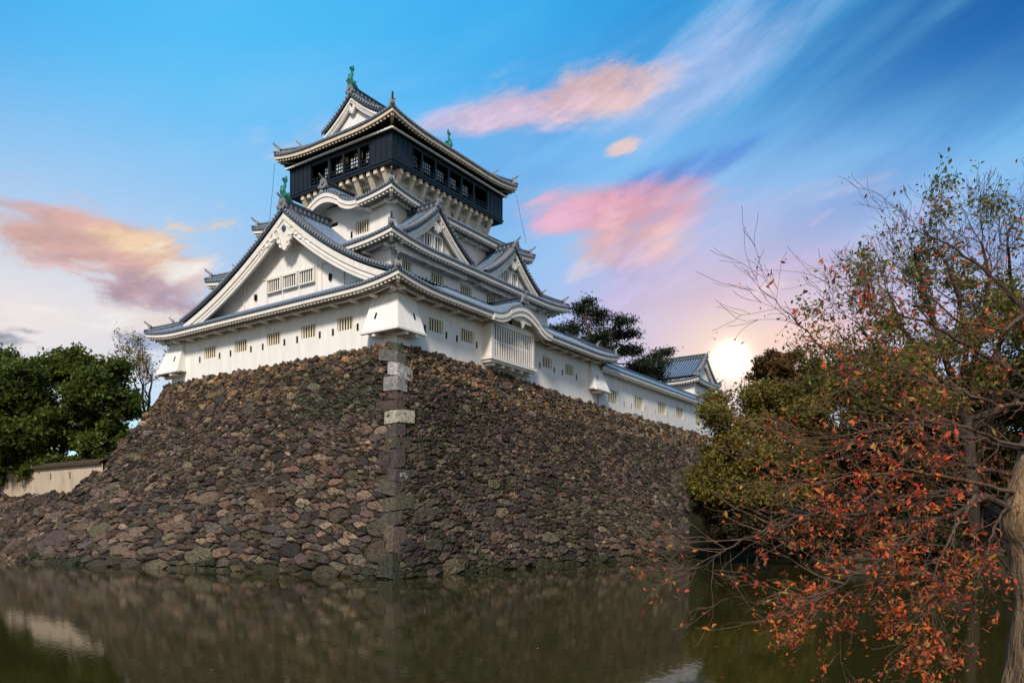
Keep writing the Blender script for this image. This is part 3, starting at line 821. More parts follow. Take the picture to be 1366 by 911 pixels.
def chute(root, ca, cb, da, db, la, lb, name='stone_chute'):
    """flared corner box overhanging the rampart; (ca, cb) corner of the wall, da/db point away from the wall faces"""
    zt_, zb = 21.75, 18.55; e = .04; f = 1.05
    def q(u_, v_, z_): return (ca + u_ * da, cb + v_ * db, z_)      # u,v measured outwards from the corner
    T = [q(e, -lb * .88, zt_), q(e, e, zt_), q(-la * .88, e, zt_)]
    B = [q(f, -lb, zb), q(f, f, zb), q(-la, f, zb)]
    I = [q(-.3, -lb * .88, zt_), q(-.3, -.3, zt_), q(-la * .88, -.3, zt_)]; J = [q(-.3, -lb, zb), q(-.3, -.3, zb), q(-la, -.3, zb)]
    mb = MB(); mb.add(T + B + I + J, [(0, 1, 4, 3), (1, 2, 5, 4), (6, 0, 3, 9), (2, 8, 11, 5), (6, 7, 1, 0), (7, 8, 2, 1), (3, 4, 10, 9), (4, 5, 11, 10)])
    o = mb.build(name, M_PLASTER, root)
    t = MB(); f2 = f + .10
    for z0_, z1_, ff in ((zb - .16, zb - .002, f2),):
        P = [q(ff, -lb - .08, z0_), q(ff, ff, z0_), q(-la - .08, ff, z0_), q(-la - .08, ff - .28, z0_), q(ff - .28, ff - .28, z0_), q(ff - .28, -lb - .08, z0_)]
        Pt = [(x, y, z1_) for x, y, _ in P]
        t.add(P + Pt, [(0, 1, 4, 5), (1, 2, 3, 4), (6, 7, 10, 11), (7, 8, 9, 10)] + [(i, (i + 1) % 6, 6 + (i + 1) % 6, 6 + i) for i in range(6)])
    for u_ in (-la * .55, -.0):
        x0, x1 = sorted((ca + (u_ - .16) * da, ca + (u_ + .16) * da)); y0, y1 = sorted((cb + (-.3) * db, cb + (f - .02) * db))
        t.box(x0, x1, y0, y1, zb - .42, zb - .165)
    for v_ in (-lb * .55,):
        x0, x1 = sorted((ca - .3 * da, ca + (f - .02) * da)); y0, y1 = sorted((cb + (v_ - .16) * db, cb + (v_ + .16) * db))
        t.box(x0, x1, y0, y1, zb - .42, zb - .165)
    t.build('sill', M_TRIM, o)
    for kind in (0, 1):          # slanted slots
        s = MB()
        ll = lb if kind == 0 else la; pos = -ll * .62; hs = .26
        for zz0, zz1 in ((19.55, 20.1),):
            vs = []
            for zz in (zz0, zz1):
                fr = (zt_ - zz) / (zt_ - zb); oo = e + (f - e) * fr + .004
                for w_ in (-.11, .11):
                    p2 = pos * (1 - .12 * (1 - fr)) + w_
                    for d_ in (0, -.05): vs.append(q(oo + d_, p2, zz) if kind == 0 else q(p2, oo + d_, zz))
            s.add(vs, [(0, 2, 6, 4), (1, 5, 7, 3), (0, 4, 5, 1), (2, 3, 7, 6), (4, 6, 7, 5), (0, 1, 3, 2)])
        s.build('loophole', M_DARK, o)
    return o
def fish(root, pos, dirv, hgt, name='roof_ornament'):
    """green copper fish finial, head down on the ridge end, tail up"""
    d = Vector(dirv).normalized(); p0 = Vector(pos); f = MB(); sd_ = d.cross(Vector((0, 0, 1)))
    path = [(-.28, .05), (-.10, .12), (.10, .20), (.20, .36), (.16, .52), (.07, .66), (.02, .78), (.03, .88)]
    rad_ = [.10, .165, .175, .15, .115, .08, .05, .03]
    f.tube([p0 + d * x * hgt * -1 + Vector((0, 0, zz * hgt)) for x, zz in path], [r_ * hgt for r_ in rad_], 10)
    def fin(pts, th=.03):
        f.prism(pts, -th * hgt, th * hgt, lambda p, q: p0 - d * p[0] * hgt + Vector((0, 0, p[1] * hgt)) + sd_ * q)
    fin([(.03, .74), (-.10, 1.0), (-.02, 1.22), (.04, 1.0), (.10, 1.10), (.24, .98), (.13, .86), (.08, .74)])
    fin([(.34, .36), (.30, .62), (.20, .56), (.18, .70), (.08, .60), (.16, .40)], .02)
    fin([(-.05, .16), (-.20, .42), (-.06, .36), (.02, .30)], .1)
    fin([(-.38, -.02), (.30, -.02), (.28, .12), (-.34, .10)], .10)
    return f.build(name, M_COPPER, root, smooth=False)

# ------------------------------------------------------------------ the keep
def build_keep():
    keep = empty('castle_keep', wpt(0, 0, ZT), ROT, 'tall white castle keep with stacked grey tiled roofs and black top gallery on the rampart', 'castle')
    keep['z0'] = ZT
    # ---- first storey
    z1 = 22.2; A1, B1 = 33.2, 31.0
    W = (1.9, 1.08)
    wL = [(b, 19.97, *W, 6) for b in (5.87, 10.37, 15.02, 19.73, 24.5)]
    lL = [(b, 19.46) for b in (7.33, 4.4, 8.95, 11.85, 13.55, 16.55, 18.25, 21.3, 23.0, 26.2)]
    wR = [(a, 19.92, *W, 6) for a in (4.65, 8.93, 22.27, 26.8)]
    lR = [(a, 19.42) for a in (3.3, 6.05, 7.5, 10.35, 20.9, 23.7, 25.35, 28.35)]
    face(keep, 'L', 0, B1, ZT - .5, 22.7, 0, wL, lL)
    face(keep, 'R', 0, A1, ZT - 1.4, 22.7, 0, wR, lR)
    back_walls(keep, 0, A1, 0, B1, ZT - 1, 22.7)
    chute(keep, 0, 0, -1, -1, 2.15, 2.9); chute(keep, 0, B1, -1, 1, 2.2, 2.6); chute(keep, A1, 0, 1, -1, 2.2, 2.2)
    r1, S1 = tier(keep, (-1.8, 35.2, -1.8, 32.9), 21.72, .55, 4.6, {'R': (15.35, 4.9, 1.55)}, wall=1.8)
    # ---- barred bay window under the curved gable
    bw = MB(); b0, b1, o_ = 11.2, 18.3, 1.0
    for l in (b0 + .15, b1 - .15): bw.box(l - .15, l + .15, -.1, o_, 18.55, 21.75, MR)
    bw.box(b0, b1, .0, o_ + .02, 21.45, 21.95, MR); bw.box(b0 + .31, b1 - .31, o_ - .22, o_ - .06, 19.93, 20.07, MR)
    bw.box(b0, b1, -.1, o_ - .3, 18.3, 18.6, MR)
    bay = bw.build('bay_window', M_TRIM, keep)
    pm = MB(); pm.box(b0 + .3, b1 - .3, .02, .12, 18.6, 21.45, MR); pm.build('pane', M_DARK, bay)
    bb = MB(); nb = 17
    for i in range(nb):
        l = b0 + .3 + (b1 - b0 - .6) * (i + .5) / nb; bb.box(l - .10, l + .10, o_ - .09, o_ - .04, 18.6, 21.45, MR)
    bb.build('bars', M_TRIM, bay)
    sh = MB(); sh.box(b0 - .25, b1 + .25, -.1, o_ + .18, 18.22, 18.5, MR); sh.box(b0 - .1, b1 + .1, -.1, o_ + .02, 18.0, 18.22, MR)
    for i in range(5):
        l = b0 + .5 + (b1 - b0 - 1) * i / 4; sh.box(l - .22, l + .22, -.1, o_ - .1, 17.72, 18.0, MR)
    sh.build('sill', M_TRIM, bay)
    ty = MB()
    P = []
    for q in range(31):
        l = 15.35 - 4.6 + 9.2 * q / 30; P.append([MR(l, .7, 21.6), MR(l, .7, max(21.7, S1['R'].ez(l) + .1))])
    ty.grid(P); ty.build('tympanum', M_PLASTER, bay, fix=False)
    ed = MB(); ed.prism([(.26 * math.cos(t), .26 * math.sin(t)) for t in np.linspace(0, 2 * math.pi, 13)[:-1]], .68, .74, lambda p, d: MR(14.6 + p[0], d, 22.25 + p[1])); ed.build('vent', M_DARK, bay)
    kg = MB()
    for sx in (-1, 1):
        for u_, r0 in ((.35, .3), (.85, .24), (1.3, .18)):
            kg.prism([(r0 * math.cos(t), r0 * math.sin(t)) for t in np.linspace(0, 2 * math.pi, 13)[:-1]], 1.5, 1.66, lambda p, d: MR(15.35 + sx * u_ + p[0], d, 22.55 - .12 * u_ + p[1]))
    kg.prism([(0, -.75), (.28, -.3), (.25, .2), (-.25, .2), (-.28, -.3)], 1.5, 1.68, lambda p, d: MR(15.35 + p[0], d, 22.5 + p[1]))
    kg.build('gable_pendant', M_TRIM, bay)
    # ---- big gable on the left face
    g = gable(keep, ML, 12.1, 12.4, 14.9, 22.75, 30.25, 1.15, 6.2, k=.42, board=1.08, recess=1.2, zbase=22.9, ridge_h=.7, gegyo_s=1.45, verge=1.0)
    # windows and raised panel frames of that gable wall
    WG = (1.75, 1.05)
    for l in (10.42, 12.62, 14.78): window(keep, 'L', l, .17, 24.68, *WG, 6, depth=.12, frame=True, barmat=M_TRIM)
    for l, zz in ((7.6, 24.15), (17.5, 24.1)):
        q = MB(); q.box(-.17, .17, -.03, .03, -.26, .26); q.build('loophole', M_DARK, keep, loc=(-.06 + 0, l, zz - ZT), rot=(0, 0, -math.pi / 2), off=(0, 0, 0))
    fr = MB()
    fr.box(6.0, 19.2, -.04, .035, 25.42, 25.50, ML); 
    for l in (6.0, 8.7, 9.35, 11.5, 13.7, 15.9, 19.2): fr.box(l - .06, l + .06, -.04, .045, 22.6, 25.5, ML)
    fr.build('panel_frame', M_TRIM, g)
    fish(keep, (-1.0, 12.1, 31.35), (1, 0, 0), 1.75)
    # ---- second storey
    a2, b2, A2, B2 = 1.9, 2.5, 26.4, 23.9
    Wb = (1.75, 1.25)
    face(keep, 'R', a2, A2, 22.5, 27.2, -b2, [(3.57, 24.95, *Wb, 6), (7.78, 24.95, *Wb, 6), (11.95, 24.95, *Wb, 6), (16.0, 25.0, *Wb, 6), (20.3, 25.0, *Wb, 6)], [(a, 24.55) for a in (2.2, 6.35, 9.1, 10.6, 13.3, 14.7, 18.8, 22.0)])
    face(keep, 'L', b2, B2, 22.5, 27.2, -a2, [], [(3.3, 24.6)])
    back_walls(keep, a2, A2, b2, B2, 22.5, 27.2)
    r2, S2 = tier(keep, (.2, 28.1, .8, 25.7), 26.2, .5, 5.0, {}, wall=1.7)
    gable(keep, MR, 6.3, 4.75, 4.75, 26.75, 30.3, -1.15, 3.8, k=.36, board=.64, recess=.5, zbase=26.7, gegyo_s=.78)
    gable(keep, MR, 18.0, 4.75, 4.75, 26.75, 30.3, -1.15, 3.8, k=.36, board=.64, recess=.5, zbase=26.7, gegyo_s=.78)
    for l in (5.35, 6.75, 17.1, 18.5): window(keep, 'R', l, -1.49, 27.62, .95, 1.2, 3, depth=.12, frame=True, barmat=M_TRIM)
    # ---- third storey
    a3, b3, A3, B3 = 4.0, 4.5, 23.2, 20.0
    face(keep, 'R', a3, A3, 26.8, 32.3, -b3, [(13.4, 29.75, 1.5, 1.1, 5)], [])
    face(keep, 'L', b3, B3, 26.8, 32.3, -a3, [(7.91, 29.75, 1.75, 1.15, 6)], [(9.3, 29.3)])
    back_walls(keep, a3, A3, b3, B3, 26.8, 32.3)
    for l in (11.6, 13.2): sl_ = MB(); sl_.box(l - .55, l + .55, -4.05, -3.98, 30.55, 30.85, ML); sl_.build('loophole', M_DARK, keep)
    r3, S3 = tier(keep, (2.5, 24.7, 3.0, 21.5), 31.05, .55, 4.4, {'L': (11.3, 4.2, 1.6)}, wall=1.5)
    # ---- fourth storey and the brackets that carry the gallery
    a4, b4, A4, B4 = 6.1, 6.3, 20.0, 17.2
    face(keep, 'R', a4, A4, 31.5, 35.4, -b4, [(10.9, 33.75, 1.5, .95, 6), (15.1, 33.75, 1.5, .95, 6)], [(18.9, 33.6)], lw=.28, lh=.28)
    face(keep, 'L', b4, B4, 31.5, 35.4, -a4, [(9.74, 33.85, 1.5, 1.0, 6)], [])
    back_walls(keep, a4, A4, b4, B4, 31.5, 35.4)
    a5, b5, A5, B5 = 4.8, 5.1, 21.5, 18.6; zb5, zt5 = 35.05, 37.85
    def bracket(M, l, big):
        q = MB()
        oW = -(a4 if M is ML else b4); oG = -(a5 if M is ML else b5)
        q.box(l - .2, l + .2, oW - .3, oG - .12, zb5 - .42, zb5 - .02, M)
        if big:
            p = Vector(M(l, oW - .05, zb5 - 2.15)); e = Vector(M(l, oG - .35, zb5 - .40)); q.beam(p, e, .36, .32)
        q.build('bracket', M_BEAM, keep)
    k = 0
    for l in np.linspace(b4 + .1, B4 - .2, 13): bracket(ML, l, k % 2 == 0); k += 1
    k = 0
    for l in np.linspace(a4 + .1, A4 - .2, 17): bracket(MR, l, k % 2 == 0); k += 1
    # ---- black gallery
    fl = MB(); fl.box(a5 - .05, A5 + .05, b5 - .05, B5 + .05, zb5, zb5 + .22); gal = fl.build('gallery', M_BLACK, keep)
    sb = MB(); sb.box(a5 - .12, A5 + .12, b5 - .12, B5 + .12, zb5 + .22, zb5 + .34); sb.build('sill', M_BLACK, gal)
    def boards(M, l0, l1, out):
        q = MB(); q.box(l0, l1, out - .25, out, zb5 + .34, zt5, M); n = max(2, round((l1 - l0) / .62))
        for i in range(n + 1):
            l = l0 + (l1 - l0) * i / n; q.box(max(l0, l - .07), min(l1, l + .07), out + .002, out + .06, zb5 + .34, zt5, M)
        q.build('boarding', M_BLACK, gal)
    boards(ML, b5, 7.85, -a5); boards(ML, 15.6, B5, -a5); boards(MR, a5 + .26, 7.52, -b5); boards(MR, 18.8, A5, -b5)
    bk = MB(); bk.add([(A5, b5, zb5), (A5, B5, zb5), (A5, B5, zt5), (A5, b5, zt5), (a5, B5, zb5), (a5, B5, zt5)], [(0, 1, 2, 3), (1, 4, 5, 2)]); bk.build('boarding', M_BLACK, gal, fix=False)
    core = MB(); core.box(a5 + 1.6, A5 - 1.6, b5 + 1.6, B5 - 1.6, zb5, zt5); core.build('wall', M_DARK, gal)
    def open_run(M, l0, l1, out, posts):
        q = MB(); q.box(l0, l1, out - .2, out - .02, zt5 - .42, zt5, M); q.box(l0, l1, out - .2, out - .02, zb5 + .34, zb5 + .50, M); q.build('lintel', M_BLACK, gal)
        for l in posts:
            q = MB(); q.box(l - .12, l + .12, out - .24, out + .01, zb5 + .5, zt5 - .42, M); q.build('post', M_BLACK, gal)
        q = MB()
        for zz in (zb5 + .78, zb5 + 1.1): q.box(l0, l1, out - .15, out - .07, zz - .035, zz + .035, M)
        n = int((l1 - l0) / .45)
        for i in range(n): q.box(l0 + .45 * i + .2, l0 + .45 * i + .25, out - .14, out - .08, zb5 + .5, zb5 + 1.1, M)
        q.build('railing', M_BLACK, gal)
    open_run(ML, 7.85, 15.6, -a5, (9.21, 11.21, 13.13)); open_run(MR, 7.52, 18.8, -b5, (8.8, 10.71, 12.65, 14.62, 16.62))
    def screen(M, l0, l1, out, amber):
        # latticed windows seen in the depth of the gallery
        q = MB(); zz0, zz1 = zb5 + 1.02, zb5 + 2.0
        q.box(l0, l1, out - .54, out - .50, zz0, zz1, M); s_ = q.build('screen', M_PANE, gal)
        q = MB(); n = 4
        for i in range(n + 1): l = l0 + (l1 - l0) * i / n; q.box(l - .05, l + .05, out - .50, out - .46, zz0, zz1, M)
        for i in range(4): zz = zz0 + (zz1 - zz0) * i / 3; q.box(l0, l1, out - .498, out - .47, zz - .05, zz + .05, M)
        q.build('lattice', M_BLACK, s_)
        if amber:
            q = MB(); q.box(l0 - .1, l1 - .35, out - .70, out - .66, zb5 + 1.7, zb5 + 2.45, M); q.build('amber_lit_patch', M_AMBER, gal)
    for l0, l1, am in ((7.95, 8.75, 0), (9.45, 10.75, 1), (11.4, 12.7, 1), (13.3, 14.2, 0)): screen(ML, l0, l1, -a5, am)
    for l0, l1 in ((7.9, 8.6), (9.4, 10.5), (11.3, 12.4), (13.2, 14.3), (15.1, 16.2)): screen(MR, l0, l1, -b5, 0)
    ln = MB()       # pale line of the wall plate under the top eave
    for M, l0, l1, o1 in ((ML, a5 * 0 + b5 - .35, B5 + .3, -a5), (MR, a5 - .35, A5 + .3, -b5)): ln.box(l0, l1, o1 + .26, o1 + .42, zt5 - .06, zt5 + .10, M)
    ln.build('wall_plate', M_TRIM, gal)
    tp = MB(); tp.box(a5 - .26, A5 + .26, b5 - .26, B5 + .26, zt5 + .02, zt5 + .10); tp.build('soffit', M_WOOD, gal)
    # ---- top roof
    r5, S5 = tier(keep, (3.7, 22.8, 4.0, 19.7), 38.25, .55, 4.2, {}, dark=True, arms=False, reach=5.5)
    gable(keep, ML, 10.7, 3.75, 3.75, 40.1, 42.75, -5.4, 14.4, k=.30, board=.52, recess=.35, zbase=39.9, ridge_h=.6, gegyo_s=.62, verge=.7)
    um = MB()         # upper slopes under the main ridge
    um.add([(6, 6.0, 39.8), (21.0, 6.0, 39.8), (21.0, 15.6, 39.8), (6, 15.6, 39.8), (6, 10.7, 42.9), (19.6, 10.7, 42.9)], [(0, 1, 5, 4), (2, 3, 4, 5), (1, 2, 5), (0, 4, 3)])
    um.build('roof', M_TILE, keep)
    fish(keep, (5.5, 10.7, 43.65), (1, 0, 0), 1.75); fish(keep, (19.4, 10.7, 43.65), (-1, 0, 0), 1.75)
    # lightning cables from the top eaves
    for p0, p1 in (((3.75, 19.6, 38.4), (3.9, 20.6, 33.0)), ((22.7, 4.1, 38.2), (22.9, 3.0, 33.0))):
        q = MB(); q.tube([p0, ((p0[0] + p1[0]) / 2, (p0[1] + p1[1]) / 2, (p0[2] + p1[2]) / 2 - .1), p1], .018, 5); q.build('cable', M_DARK, keep)
    return keep
build_keep()

# ------------------------------------------------------------------ long white corridor building on the rampart, and the turret behind it
def build_corridor():
    z0 = 16.9
    cr = empty('corridor_building', wpt(33.3, .3, z0), ROT, 'long low white building with barred windows running right from the keep along the rampart top', 'building')
    cr['z0'] = z0
    # local frame keeps the castle axes but starts at a = 33.3, so shift everything by hand
    def M(l, o, z_): return (l - 33.3, -o - .3, z_)
    L0, L1 = 33.4, 76.0
    wins = [(37.0, 18.45), (44.16, 18.65), (51.4, 18.9), (57.6, 19.02), (65.0, 19.1)]
    loops = [(40.1, 17.95), (42.2, 17.98), (46.2, 18.1), (49.3, 18.2), (53.4, 18.3), (55.6, 18.4), (59.6, 18.5)]
    mb_holes = [hole(l, zz, 2.7, 1.5) for l, zz in wins] + [hole(l, zz, .28, .62) for l, zz in loops]
    wall(cr, M, L0, L1, z0 - .4, 21.7, -.0, mb_holes)
    for l, zz in wins:
        q = MB(); q.box(l - 1.37, l + 1.37, -.49, -.45, zz - .77, zz + .77, M); wo_ = q.build('window', M_DARK, cr)
        q = MB()
        for i in range(5): c_ = l - 1.35 + 2.7 * (i + .5) / 5; q.box(c_ - .14, c_ + .14, -.10, -.06, zz - .75, zz + .75, M)
        q.build('bars', M_BAR, wo_)
    for l, zz in loops:
        q = MB(); q.box(l - .15, l + .15, -.09, -.05, zz - .32, zz + .32, M); q.build('loophole', M_DARK, cr)
    # roof: tiles on the front slope, eave board and rafter ends
    t = MB(); ov = .9; P = []
    for l, h in rib_samples(L0 - .2, L1 + .5, .42):
        P.append([M(l, ov, 21.32)] + [M(l, ov - i, 21.45 + .5 * i + h) for i in (0, .8, 1.6, 2.4, 3.2)])
    t.ribgrid(P); P = []
    for l, h in rib_samples(L0 - .2, L1 + .5, .42): P.append([M(l, ov - 3.2 - i, 21.45 + 1.6 - .5 * i + h) for i in (0, 1.5, 3.2)])
    t.ribgrid(P)
    ro = t.build('roof', [M_TILE, M_TILE_END, M_ROLL_SHEEN], cr)
    r = MB(); r.box(L0 - .2, L1 + .5, ov - 3.45, ov - 2.95, 23.0, 23.4, M); r.build('ridge', M_TILE, ro)
    e = MB(); e.box(L0 - .2, L1 + .5, ov - .28, ov - .06, 21.05, 21.33, M); e.box(L0, L1, -.1, ov - .28, 21.22, 21.28, M)
    n = int((L1 - L0) / .62)
    for i in range(n): l = L0 + .2 + .62 * i; e.box(l - .13, l + .13, -.05, ov - .14, 20.82, 21.05, M)
    e.build('eave', M_TRIM, ro)
    b = MB(); b.add([M(L1, 0, z0), M(L1, -5, z0), M(L1, -5, 21.6), M(L1, -2.5, 22.9), M(L1, 0, 21.6), M(L0, -5, z0), M(L0, -5, 21.6)], [(0, 1, 2, 3, 4), (1, 5, 6, 2)]); b.build('wall', M_PLASTER, cr, fix=False)
build_corridor()

def build_turret():
    z0 = 17.0; ca, cb = 70.0, 2.6
    tw = empty('corner_turret', wpt(0, 0, z0), ROT, 'small white turret with a tiled hip and gable roof rising behind the corridor building', 'turret'); tw['z0'] = z0
    tw.location = wpt(0, 0, z0)
    A, B = 78.0, 9.3
    wall(tw, ML, cb, B, z0, 26.2, -ca, [])
    wall(tw, MR, ca, A, z0, 26.2, -cb, [hole(72.6, 23.3, 1.7, 1.3), hole(76.0, 23.3, 1.7, 1.3)])
    for l in (72.6, 76.0): window(tw, 'R', l, -cb, 23.3, 1.7, 1.3, 4)
    back_walls(tw, ca, A, cb, B, z0, 26.2)
    tier(tw, (ca - 1.1, A + 1.1, cb - 1.1, B + 1.1), 25.45, .35, 1.7, {}, arms=False, lip=.42, reach=3.5)
    gable(tw, MR, 74.0, 4.75, 4.75, 26.15, 29.75, -(cb - .25), 6.7, k=.3, board=.5, recess=.4, zbase=26.6, ridge_h=.5, gegyo_s=.5, verge=.6)
build_turret()

# ------------------------------------------------------------------ lower terrace at the left with its low white wall
def build_terrace():
    rs = np.random.default_rng(5)
    tr = empty('terrace_stone_wall', wpt(-6, 60, 0), ROT, 'lower dark rubble stone wall left of the rampart with a low white wall on top', 'stone wall')
    b_lo, b_hi, Hh = 33.0, 75.0, 6.6
    oa, ob = -6, 60
    def P(x, y, o):
        h = y / 10.2; hh = min(1, h); a = -12.8 + 7.0 * min(1.02, h) - .3 * (1 - hh) ** 2
        return (a - .6 * o - oa, b_lo + x - ob, h * Hh + .8 * o)
    mb = StoneMB()
    for x, y, poly in cells(scatter(b_hi - b_lo, 10.2, lambda x, y: .85, rs), b_hi - b_lo, 10.2):
        mb.stone(poly, P, tuple(c * .8 for c in pick(PAL, rs)), rs, .11)
    o = mb.build('stone_facing', M_STONE, tr, fix=False); mb.colors(o)
    bk = MB(); bk.grid([[P(x, y, -.22) for y in (-2, 0, 2.5, 5, 7.5, 10.2)] for x in np.linspace(0, b_hi - b_lo, 12)]); bk.build('rubble_core', M_SOIL, tr)
    lw = empty('plaster_wall', wpt(-5.4, 56, Hh), ROT, 'low white plastered wall with a dark tiled coping on the lower terrace', 'wall'); lw['z0'] = Hh
    oa2, ob2 = -5.4, 56
    holes = [(b_ - .13, b_ + .13, 8.05, 8.75) for b_ in (40.5, 44.6, 49.0, 53.5, 58)]
    def M(l, o, z_): return (-o - oa2, l - ob2, z_)
    wall(lw, M, 34.0, 75, Hh - .4, 9.35, 5.4, holes, m=M_PLASTER_DIM)
    q = MB()
    for h in holes: q.box(h[0] - .02, h[1] + .02, 5.32, 5.35, h[2] - .02, h[3] + .02, M)
    q.build('loophole_backing', M_DARK, lw)
    q = MB(); Pq = []
    for l, h in rib_samples(34, 75, .36): Pq.append([M(l, 5.75, 9.30), M(l, 5.75, 9.40 + h), M(l, 5.2, 9.75 + h), M(l, 4.65, 9.4 + h)])
    q.grid(Pq); q.build('coping', M_WOOD, lw)
    q = MB(); q.box(34, 75, 4.9, 5.0, Hh - .4, 9.1, M); q.build('wall', M_PLASTER, lw)
build_terrace()
#TREES
# ------------------------------------------------------------------ trees, bushes and weeds
def leaf_mesh(name, parent, C, size, cols, rs, up=.35, mat_=None, aspect=.55, off=(0, 0, 0), fold=0.0):
    """many small leaf faces; C (n,3) centres, size (n,), cols (n,3)"""
    n = len(C); C = np.asarray(C, float) - np.array(off)
    d = rs.normal(size=(n, 3)); nrm = rs.normal(size=(n, 3)); nrm[:, 2] += up * 2.5
    nrm /= np.linalg.norm(nrm, axis=1)[:, None]
    u_ = np.cross(nrm, d); u_ /= np.linalg.norm(u_, axis=1)[:, None] + 1e-9; v_ = np.cross(nrm, u_)
    s = np.asarray(size)[:, None]
    if fold:
        Vt = np.stack([C - u_ * s, C - u_ * s * .15 + v_ * s * aspect + nrm * s * fold, C + u_ * s * 1.05, C - u_ * s * .15 - v_ * s * aspect + nrm * s * fold, C - u_ * s * .1], 1).reshape(-1, 3)
        k = 5; F = np.array([[0, 4, 1], [4, 2, 1], [0, 3, 4], [4, 3, 2]])
        Fa = (np.arange(n)[:, None, None] * 5 + F[None]).reshape(-1, 3); nf, ln = 4 * n, 3
    else:
        Vt = np.stack([C - u_ * s, C + v_ * s * aspect, C + u_ * s, C - v_ * s * aspect], 1).reshape(-1, 3); k = 4
        Fa = np.arange(4 * n).reshape(-1, 4); nf, ln = n, 4
    me = bpy.data.meshes.new(name); me.vertices.add(len(Vt)); me.vertices.foreach_set('co', Vt.astype(np.float32).ravel())
    me.loops.add(nf * ln); me.loops.foreach_set('vertex_index', Fa.astype(np.int32).ravel())
    me.polygons.add(nf); me.polygons.foreach_set('loop_start', np.arange(0, nf * ln, ln, dtype=np.int32)); me.polygons.foreach_set('loop_total', np.full(nf, ln, dtype=np.int32))
    me.update(); me.validate()
    a = me.color_attributes.new('col', 'FLOAT_COLOR', 'POINT')
    cc_ = np.concatenate([np.clip(np.asarray(cols), 0, 1), np.ones((n, 1))], 1); a.data.foreach_set('color', np.repeat(cc_, k, axis=0).astype(np.float32).ravel())
    me.materials.append(mat_ or M_LEAF)
    o = bpy.data.objects.new(name, me); COL.objects.link(o)
    if parent is not None: o.parent = parent
    return o
def palcols(pal, n, rs, var=.3, noisepts=None):
    pal = np.array(pal); c_ = pal[rs.integers(0, len(pal), n)] * rs.uniform(1 - var, 1 + var, (n, 1))
    if noisepts is not None:        # neighbouring leaves share a tint, so the crown has light and dark sprays
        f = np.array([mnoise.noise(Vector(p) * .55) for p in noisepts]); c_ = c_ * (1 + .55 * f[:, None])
    return c_
def blob_points(blobs, dens, rs, shell=2.4, gate=.0, gs=.8):
    out = []
    for (x, y, z_, rx, ry, rz) in blobs:
        n = int(dens * (rx * ry * rz) ** (2 / 3)); d = rs.normal(size=(n, 3)); d /= np.linalg.norm(d, axis=1)[:, None]
        r = rs.random(n) ** (1 / shell); p = d * r[:, None] * np.array([rx, ry, rz]) * (1 + rs.normal(0, .17, (n, 1)))
        p += np.array([x, y, z_]); out.append(p)
    P = np.concatenate(out)
    g = np.array([mnoise.noise(Vector(p) * gs) + .6 * mnoise.noise(Vector(p) * gs * 2.7) for p in P])
    return P[g + rs.normal(0, .08, len(P)) > gate - .25]
def grow(mb, p, d, L, r, lvl, rs, tips, spread=.6, nchild=3, upb=.15, segs=5, taper=.55, wob=.16, ratio=.68, minr=.008, side=7):
    p = Vector(p); d = Vector(d).normalized(); path = [p.copy()]; rad_ = [r]
    for i in range(segs):
        d = (d + Vector(rs.normal(0, wob, 3)) + Vector((0, 0, upb * .3))).normalized(); p = p + d * L / segs; path.append(p.copy()); rad_.append(max(minr, r * (1 - (1 - taper) * (i + 1) / segs)))
    mb.tube(path, rad_, side if r > .06 else (5 if r > .03 else 3), False)
    if lvl == 0: tips.append((path[-1], d, path)); return
    for k in range(nchild):
        t = 1.0 if k == 0 else rs.uniform(.35, .95); i = min(segs, max(1, int(round(t * segs)))); q = path[i]
        ax = Vector(rs.normal(0, 1, 3)); ax = (ax - d * ax.dot(d)).normalized(); s = spread * (.4 if k == 0 else rs.uniform(.7, 1.3))
        nd = (d * math.cos(s) + ax * math.sin(s) + Vector((0, 0, upb * .5))).normalized()
        grow(mb, q, nd, L * ratio * rs.uniform(.8, 1.2), max(minr, rad_[i] * (.85 if k == 0 else .62)), lvl - 1, rs, tips, spread, nchild, upb, segs, taper, wob, ratio, minr, side)
G_DARK = [(.060, .092, .016), (.085, .120, .020), (.045, .070, .015), (.115, .145, .022), (.14, .155, .026)]
G_MID = [(.090, .110, .022), (.125, .140, .026), (.070, .090, .020), (.165, .155, .030), (.16, .125, .026)]
G_PINE = [(.022, .034, .016), (.030, .044, .018), (.018, .028, .015), (.040, .050, .022)]
G_AUT = [(.26, .13, .036), (.22, .12, .04), (.17, .085, .026), (.085, .058, .022), (.13, .07, .024), (.07, .062, .024), (.10, .05, .022)]
G_SHADE = [(.036, .038, .015), (.046, .044, .016), (.056, .040, .018), (.030, .030, .013), (.064, .046, .018)]  # leaf colours with the shade on the bank darkened into them
RED = [(.55, .060, .022), (.42, .050, .026), (.60, .14, .030), (.34, .055, .03), (.46, .11, .035), (.58, .10, .024), (.26, .075, .035), (.36, .13, .05), (.42, .22, .05), (.26, .16, .04), (.62, .20, .04), (.16, .07, .04), (.52, .07, .03), (.6, .11, .03)]

